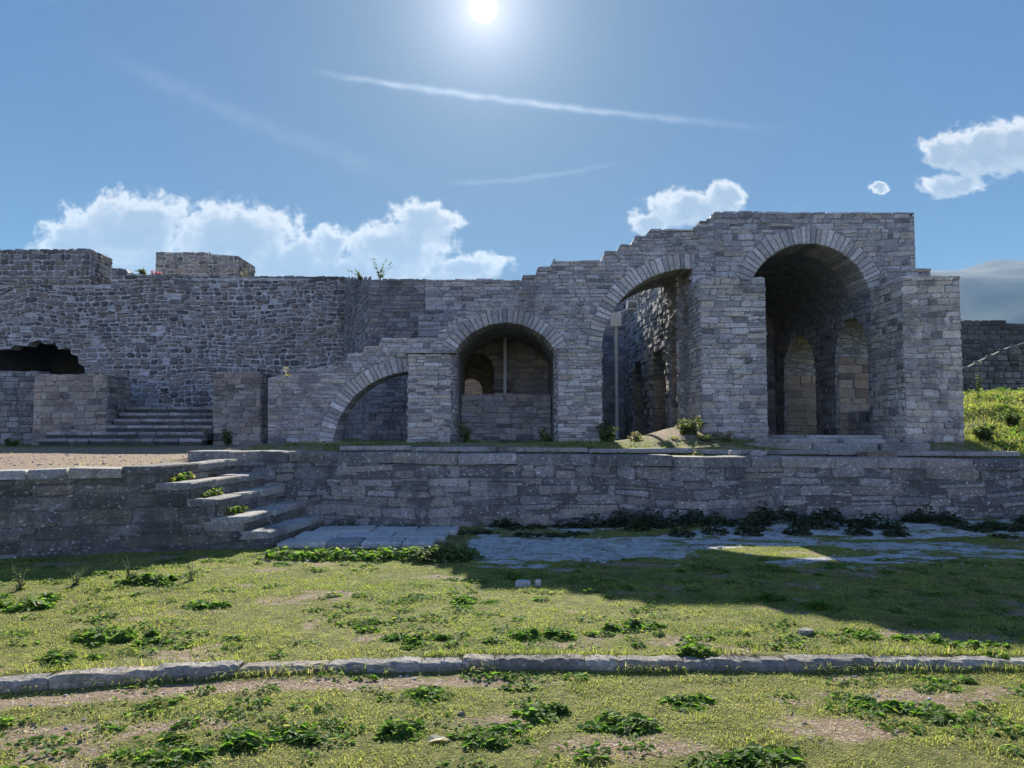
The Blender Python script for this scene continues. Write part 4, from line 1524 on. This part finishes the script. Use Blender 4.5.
def ivy_strip(name, px0, px1, py, label, size=.07, n=900, h=.16, dep=.22, dark=False):
    mb = MB()
    p0, p1 = gpos(px0, py), gpos(px1, py)
    for i in range(26):
        t = (i + rnd.random()) / 26
        x, y = p0[0] + (p1[0] - p0[0]) * t, p0[1] + (p1[1] - p0[1]) * t + rnd.uniform(-.06, .06)
        add_leaves(mb, (x, y, float(ground_z(x, y)) - .01), .7, size, n // 26, (.16, dep * rnd.uniform(.6, 1.1), h * rnd.uniform(.5, 1.2)), dry=.03, elong=1.15)
    o = mb.build(name, M['shrub'] if dark else M['weed'], None, p0)
    tag(o, label, 'ground ivy' if not dark else 'weed')
    return o


ivy_strip('ivy_strip', 272, 442, 558, 'bright strip of leafy ivy along the front of the pale landing')
ivy_strip('ivy_strip', 420, 470, 560, 'dark ivy clump beside the right end of the pale landing', h=.2, n=500, dark=True)


def shrub_row(px0, px1, Y, hmin, hmax, label, seed, size=.05, n=2200):
    """dark low bushes along the foot of the retaining wall"""
    mb = MB()
    x0, x1 = at(px0, 500, Y)[0], at(px1, 500, Y)[0]
    k = max(4, int((x1 - x0) / .13))
    for i in range(k):
        x = x0 + (x1 - x0) * (i + rnd.random()) / k
        hh = hmin + (hmax - hmin) * float(fbm(x * 1.4, seed, 44))
        y = Y - rnd.random() ** 1.6 * 0.95
        hh *= (.75 - .45 * (Y - y)) * rnd.uniform(.3, 1.1)
        add_leaves(mb, (x, y, float(ground_z(x, y)) - .02), .9, size, n // k, (.2, .16, hh), dry=.05, elong=1.8)
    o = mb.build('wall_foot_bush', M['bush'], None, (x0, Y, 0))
    tag(o, label, 'bush', 'dark bushes at the foot of the retaining wall')


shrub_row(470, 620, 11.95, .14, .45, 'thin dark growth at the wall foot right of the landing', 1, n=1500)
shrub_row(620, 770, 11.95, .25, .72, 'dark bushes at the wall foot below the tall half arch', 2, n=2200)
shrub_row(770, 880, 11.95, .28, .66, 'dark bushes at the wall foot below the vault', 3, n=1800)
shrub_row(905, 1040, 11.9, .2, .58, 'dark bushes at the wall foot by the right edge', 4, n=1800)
shrub_row(330, 470, 12.0, .06, .26, 'sparse weeds at the wall foot behind the landing', 5, n=500, size=.04)


def stem_plant(px, py_base, Y, hpx, label, nst=4, leaf=.05, nl=10, mat='shrub', spread=.25, name='tall_weed', cat='weed', zbase=None, group=None, lean=0, elong=2.2, dry=.1):
    x, z = at(px, py_base, Y)
    if zbase is not None:
        z = zbase
    H = hpx / F_PX * Y
    t = thing(name, label, cat, (x, Y, z), group)
    sm, lm = MB(), MB()
    for s in range(nst):
        ang_ = rnd.uniform(0, 2 * math.pi)
        sp_ = spread * rnd.uniform(.2, 1)
        h = H * rnd.uniform(.6, 1)
        pts = [np.array((x + (math.cos(ang_) * sp_ * q ** 1.5 + lean * q) * H, Y + math.sin(ang_) * sp_ * q ** 1.5 * H, z - .03 + h * q)) for q in (0, .3, .6, 1)]
        for i in range(3):
            tube(sm, pts[i], pts[i + 1], .007 * (1 - i * .25), .007 * (1 - (i + 1) * .25), 5)
        for q in range(nl):
            f = rnd.uniform(.12, 1)
            i = min(2, int(f * 3))
            p = pts[i] + (pts[i + 1] - pts[i]) * (f * 3 - i)
            add_leaves(lm, (p[0], p[1], p[2] - leaf * .3), .9, leaf * (1.2 - .6 * f), 2, (leaf * .8, leaf * .8, leaf * .6), dry=dry, elong=elong)
    sm.build('stem', M['dry'], t)
    lm.build('foliage', M[mat], t)


zrw = at(400, 280, YRW)[1]
stem_plant(380, 279, YRW + .3, 24, 'tall spindly weed growing on the wall top left of the arcade', 7, .045, 9, spread=.6)
stem_plant(362, 279, YRW + .4, 12, 'short leaning weed on the wall top beside the spindly one', 4, .06, 8, spread=.9, lean=-.5)
stem_plant(20, 590, gpos(20, 590)[1], 34, 'upright thin weed at the left edge before the platform wall', 3, .03, 9, spread=.25)
stem_plant(130, 582, gpos(130, 582)[1], 30, 'thin branching weed before the platform wall, right of the coarse mass', 6, .026, 7, spread=.4)
stem_plant(75, 585, gpos(75, 585)[1], 24, 'short thin weed before the platform wall near the coarse mass', 5, .028, 7, spread=.5)
stem_plant(192, 580, gpos(192, 580)[1], 22, 'single grassy weed stalk in the platform shadow below the steps', 3, .03, 6, spread=.5)
stem_plant(285, 385, YA + .2, 22, 'pale spiky plant on the ledge by the narrow pier', 11, .09, 5, mat='dry', spread=.6)
stem_plant(467, 444, YA - .4, 26, 'bright green shrub at the left foot of the second arch', 9, .06, 16, spread=.5, name='shrub', cat='shrub')
stem_plant(547, 444, YA - .4, 20, 'yellowish shrub at the right foot of the second arch', 9, .06, 14, spread=.6, name='shrub', cat='shrub', dry=.3)
stem_plant(608, 443, 14.9, 24, 'leafy green shrub at the left foot of the tall half arch', 12, .08, 20, spread=.5, name='shrub', cat='shrub')
stem_plant(634, 443, 14.7, 14, 'low dry shrub inside the tall half arch', 9, .06, 12, mat='dry', spread=.8, name='shrub', cat='shrub')
stem_plant(690, 440, 14.4, 26, 'large sunlit shrub at the foot of the left vault pier', 18, .075, 22, spread=.6, name='shrub', cat='shrub', dry=.35)
stem_plant(725, 444, 13.9, 16, 'dry sunlit grass tuft in front of the left vault pier', 22, .05, 8, mat='dry', spread=.9, name='grass_tuft', cat='grass tuft')
stem_plant(706, 444, 13.9, 12, 'short green and straw tuft left of the dry sunlit one', 20, .05, 8, spread=.9, name='grass_tuft', cat='grass tuft', dry=.4)
stem_plant(228, 444, 20.9, 18, 'dark shrub at the foot of the narrow gate pier', 10, .08, 14, spread=.5, name='shrub', cat='shrub')
stem_plant(205, 436, 20.7, 12, 'small dry weed on the back staircase by the narrow pier', 5, .05, 7, mat='dry', spread=.4)
stem_plant(978, 400, 17.6, 40, 'tallest green weed on the grassy bank against the dark wall', 3, .05, 16, spread=.12, name='tall_weed')
stem_plant(984, 442, 14.3, 20, 'dark shrub in the corner between the right pier and the bank', 12, .09, 20, spread=.6, name='shrub', cat='shrub')
stem_plant(1012, 425, 15.6, 14, 'low bright shrub on the grassy bank at the right edge', 12, .08, 14, spread=.8, name='shrub', cat='shrub')
stem_plant(10, 446, 20.5, 10, 'low green plant before the low wall at the left edge', 12, .08, 12, spread=1.2, name='shrub', cat='shrub')
stem_plant(143, 275, 25.6, 8, 'little green plant on the rampart top beside the pink flowers', 8, .08, 10, spread=.9)
stem_plant(156, 277, 25.5, 8, 'pink flowering plant on the rampart top before the tower', 8, .08, 10, mat='pink', spread=1.0, name='flowering_plant', cat='flower')
stem_plant(245, 277, 25.6, 9, 'thin dry weed on the rampart top right of the tower', 5, .05, 6, mat='dry', spread=.6)
for (px, k, lb) in ((207, 1, 'small green weed growing on the second step'), (233, 2, 'green weed growing on the third step'), (262, 3, 'green weed growing on the fourth step')):
    mb = MB()
    x0, y0 = NOSE[k - 1][0] + .07, NOSE[k - 1][1] + .55
    for i in range(7):
        f = i * .07
        add_leaves(mb, (x0 + SHIFT * f / 2.2, y0 + f - .3, NOSE[k][2]), .8, .045, 18, (.05, .09, .10), dry=.3)
    o = mb.build('step_weed', M['weed'], None, (x0, y0, NOSE[k][2]))
    tag(o, lb, 'weed', 'weeds on the stone steps')
# the fallen dry leaf in the near grass
mb = MB()
lx, ly, lz = gpos(438, 741)
add_leaves(mb, (lx, ly, lz + .004), .15, .085, 2, (.02, .02, .015), dry=1, elong=1.5)
o = mb.build('dry_leaf', M['dry'], None, (lx, ly, lz))
tag(o, 'big curled dry leaf lying in the near grass left of centre', 'leaf')


# ------------------------------------------------------------------ GRASS
def blades(name, P, H, tone, mat, label):
    """P: (n,3) roots; each blade a bent strip of two faces"""
    n = len(P)
    az = rng.uniform(0, 2 * np.pi, n)
    lean = rng.uniform(.4, 1.7, n)
    wdt = rng.uniform(.0013, .0030, n) * (1 + 0.10 * np.maximum(P[:, 1] - 4, 0))
    s = np.stack([-np.sin(az), np.cos(az), np.zeros(n)], -1)
    d = np.stack([np.cos(az), np.sin(az), np.zeros(n)], -1)
    up = np.array([0, 0, 1.0])
    b0, b1 = P - s * wdt[:, None], P + s * wdt[:, None]
    mid = P + d * (H * lean * .35)[:, None] + up * (H * .62)[:, None]
    m0, m1 = mid - s * (wdt * .75)[:, None], mid + s * (wdt * .75)[:, None]
    tip = P + d * (H * lean * .95)[:, None] + up * (H * (1.0 - .35 * (lean > .9)))[:, None]
    V = np.stack([b0, b1, m1, m0, tip], 1).reshape(-1, 3)
    k = np.arange(n) * 5
    loops = np.stack([k, k + 1, k + 2, k + 3, k + 3, k + 2, k + 4], 1).ravel()
    starts = np.stack([np.arange(n) * 7, np.arange(n) * 7 + 4], 1).ravel()
    me = bpy.data.meshes.new(name)
    me.vertices.add(len(V))
    me.vertices.foreach_set('co', V.ravel())
    me.loops.add(len(loops))
    me.loops.foreach_set('vertex_index', loops.astype(np.int32))
    me.polygons.add(len(starts))
    me.polygons.foreach_set('loop_start', starts.astype(np.int32))
    me.update(calc_edges=True)
    me.materials.append(mat)
    a = me.attributes.new('tone', 'FLOAT_COLOR', 'POINT')
    c = np.zeros((n, 5, 4))
    c[:, :, 0] = tone[:, None, 0]
    c[:, :, 1] = tone[:, None, 1]
    c[:, :, 3] = 1
    a.data.foreach_set('color', c.ravel())
    o = bpy.data.objects.new(name, me)
    COL.objects.link(o)
    tag(o, label, 'grass', None, 'stuff')
    return o


def lawn():
    out = []
    for (y0, y1, dens) in ((3.2, 4.4, 11000), (4.4, 6.0, 8500), (6.0, 8.0, 6000), (8.0, 10.2, 3800), (10.2, 12.0, 2400)):
        hw = y1 * .72
        n = int((y1 - y0) * 2 * hw * dens)
        x, y = rng.uniform(-hw, hw, n), rng.uniform(y0, y1, n)
        b, p = cover(x, y)
        k = kerb_y(x)
        onk = (y > k - .035 * rng.random(n)) & (y < k + .13 - .05 * (fbm(x * 3, y * 0, 91) > .55))
        land_ = (x > q0 - .2) & (x < q1 + .35) & (y > 10.05) & (y < 11.8)
        stair = (x < -2.75) & (y > front_y(x) - .02)
        clump = fbm(x * 3.2, y * 3.2, 55, 3)
        micro = .5 * fbm(x * 16, y * 16, 57, 2) + .5 * fbm(x * 4.5, y * 4.5, 58, 3)
        pr = (1 - sstep(b + 1.3 * (micro - .5), .25, .75)) * (1 - sstep(p + 1.5 * (micro - .5), .30, .65)) * (.35 + .65 * sstep(clump, .3, .55))
        pr = np.maximum(pr, .07)
        keep = (rng.random(n) < pr) & ~onk & ~land_ & ~stair
        x, y, clump = x[keep], y[keep], clump[keep]
        patch = fbm(x * .9 + 3, y * .9 + 9, 66, 4)
        near = y < kerb_y(x)
        dryp = np.clip(.24 + 1.1 * (patch - .42) + .20 * near + .2 * (rng.random(len(x)) - .5), 0, 1) * (rng.random(len(x)) < .75)
        tn = np.stack([np.clip(.62 + 1.6 * (fbm(x * 5, y * 5, 68, 3) - .5) + .5 * (clump - .5) + .5 * (rng.random(len(x)) - .5), 0, 1), dryp], -1)
        tuft = sstep(fbm(x * 6.5, y * 6.5, 59, 3), .52, .72)
        H = rng.uniform(.008, .024, len(x)) * (.55 + .6 * clump + 0.9 * tuft * rng.random(len(x)))
        out.append((np.stack([x, y, ground_z(x, y) - .004], -1), H, tn))
    n = 5200
    x = rng.uniform(-4, 4.6, n)
    side = rng.random(n) < .6
    y = kerb_y(x) + np.where(side, -.012 - .05 * rng.random(n) ** 2, .14 + .05 * rng.random(n) ** 2)
    kk = rng.random(n) < sstep(fbm(x * 2.2, y * 0 + side, 93, 3), .42, .62)
    x, y = x[kk], y[kk]
    out.append((np.stack([x, y, ground_z(x, y) - .004], -1), rng.uniform(.03, .09, len(x)), np.stack([rng.random(len(x)), rng.random(len(x)) ** 2], -1)))
    P = np.concatenate([o[0] for o in out])
    H = np.concatenate([o[1] for o in out])
    T = np.concatenate([o[2] for o in out])
    blades('lawn_grass', P, H, T, M['grass'], 'short yellow-green lawn grass with bare patches')


lawn()


def terrace_grass():
    n = 90000
    x, y = rng.uniform(8.3, 15, n), rng.uniform(13.4, 23.9, n)
    c = fbm(x * 1.2, y * 1.2, 81, 4)
    k = rng.random(n) < .25 + .75 * sstep(c, .35, .6)
    x, y, c = x[k], y[k], c[k]
    n2 = 26000
    x2, y2 = rng.uniform(-4.2, 8.3, n2), rng.uniform(12.7, 15.4, n2)
    c2 = fbm(x2 * 1.6, y2 * 1.6, 83, 4)
    k2 = (rng.random(n2) < sstep(c2, .52, .70)) & ~((y2 > 13.1) & (y2 < 13.6)) & ~((x2 > 4.4) & (y2 > 13.55))
    x2, y2, c2 = x2[k2], y2[k2], c2[k2]
    x3, y3 = rng.uniform(-15, -5, 9000), rng.uniform(10.2, 21, 9000)
    c3 = fbm(x3 * .7, y3 * 1.5, 85, 4)
    k3 = rng.random(9000) < sstep(c3, .52, .65)
    x3, y3, c3 = x3[k3], y3[k3], c3[k3]
    x, y, c = np.concatenate([x, x2, x3]), np.concatenate([y, y2, y3]), np.concatenate([c, c2, c3])
    H = rng.uniform(.04, .14, len(x)) * (1 - .6 * (x < 8.3))
    T = np.stack([np.clip(.3 + .7 * c + .3 * (rng.random(len(x)) - .5), 0, 1), rng.random(len(x)) ** 1.6], -1)
    blades('terrace_grass', np.stack([x, y, terrace_z(x, y) - .01], -1), H, T, M['grass'], 'rough grass on the terrace and right-hand bank')


terrace_grass()


# low ground cover between the larger clumps
def ground_cover():
    mb = MB()
    for _ in range(620):
        y = rnd.uniform(3.5, 9.2)
        x = rnd.uniform(-.68, .68) * y
        if -.1 < y - float(kerb_y(x)) < .25:
            continue
        c = float(fbm(x * .9 + 70, y * .9 + 20, 95, 3))
        if c < .40:
            continue
        b, p = cover(x, y)
        if p > .4:
            continue
        add_leaves(mb, (x, y, float(ground_z(x, y))), .6, rnd.uniform(.018, .032), rnd.randint(14, 44), (rnd.uniform(.05, .16), rnd.uniform(.04, .1), .035), dry=.12)
    for _ in range(150):
        y = rnd.uniform(13.6, 21)
        x = rnd.uniform(8.6, 8.6 + (y - 12) * .9)
        add_leaves(mb, (x, y, float(terrace_z(x, y))), .8, rnd.uniform(.04, .08), rnd.randint(12, 40), (rnd.uniform(.1, .35), rnd.uniform(.1, .3), rnd.uniform(.08, .3)), dry=.25)
    for _ in range(70):
        y = rnd.uniform(12.7, 14.6)
        x = rnd.uniform(-4, 4.2)
        add_leaves(mb, (x, y, float(terrace_z(x, y))), .8, rnd.uniform(.025, .045), rnd.randint(10, 30), (rnd.uniform(.06, .2), rnd.uniform(.05, .15), .1), dry=.35)
    o = mb.build('ground_cover', M['weed'], None, (0, 5, 0))
    tag(o, 'tiny clover and weed leaves scattered through the lawn', 'ground cover', None, 'stuff')


ground_cover()


def pebbles():
    mb = MB()
    for _ in range(1100):
        r_ = rnd.random()
        if r_ < .55:
            y = rnd.uniform(3.5, 8.5)
            x = rnd.uniform(-.68, .68) * y
            b, p = cover(x, y)
            if b < .35:
                continue
        else:
            y = rnd.uniform(8.6, 11.8)
            x = rnd.uniform(-.6, 7.5)
        if r_ > .84:
            y = rnd.uniform(10.6, 15.5)
            x = rnd.uniform(-.68 * y, -5.1)
            if y < float(front_y(x)) + .5:
                continue
        if -.05 < y - float(kerb_y(x)) < .2:
            continue
        z = float(terrace_z(x, y)) if r_ > .84 else float(ground_z(x, y))
        s = rnd.uniform(.005, .015) * (1 + .10 * min(y - 4, 6)) * (2 if rnd.random() < .04 else 1)
        vs = [np.array((x, y, z)) + np.array(q) * s * np.array([rnd.uniform(.7, 1.3) for _ in range(3)]) for q in
              ((-1, -.7, -.3), (1, -.8, -.3), (.9, .8, -.3), (-.9, .9, -.3), (-.6, -.5, .5), (.7, -.4, .6), (.5, .5, .5), (-.5, .6, .55))]
        mb.add(vs, [(0, 1, 5, 4), (1, 2, 6, 5), (2, 3, 7, 6), (3, 0, 4, 7), (4, 5, 6, 7)], 0, (rnd.random(), rnd.random()))
    o = mb.build('pebbles', M['tread'], None, (0, 5, 0))
    tag(o, 'scattered pebbles on the bare ground', 'pebbles', None, 'stuff')


pebbles()

# ------------------------------------------------------------------ HAZE
HAZE = 0.00012
if HAZE:
    mb = MB()
    box(mb, -5000, 6000, -400, 4200, -520, 900)
    o = mb.build('haze', [], None, (0, 0, 0))
    tag(o, 'thin bluish air haze', 'haze', None, 'stuff')
    m = bpy.data.materials.new('air_haze')
    m.use_nodes = True
    t = NT(m.node_tree)
    t.t.nodes.clear()
    out = t.n('ShaderNodeOutputMaterial')
    pv = t.n('ShaderNodeVolumePrincipled')
    pv.inputs['Color'].default_value = (0.36, 0.67, 1.0, 1)
    pv.inputs['Density'].default_value = HAZE
    pv.inputs['Anisotropy'].default_value = 0.0
    t.put(out.inputs['Volume'], pv.outputs[0])
    o.data.materials.clear()
    o.data.materials.append(m)

for o in bpy.data.objects:
    if '_o' in o:
        del o['_o']
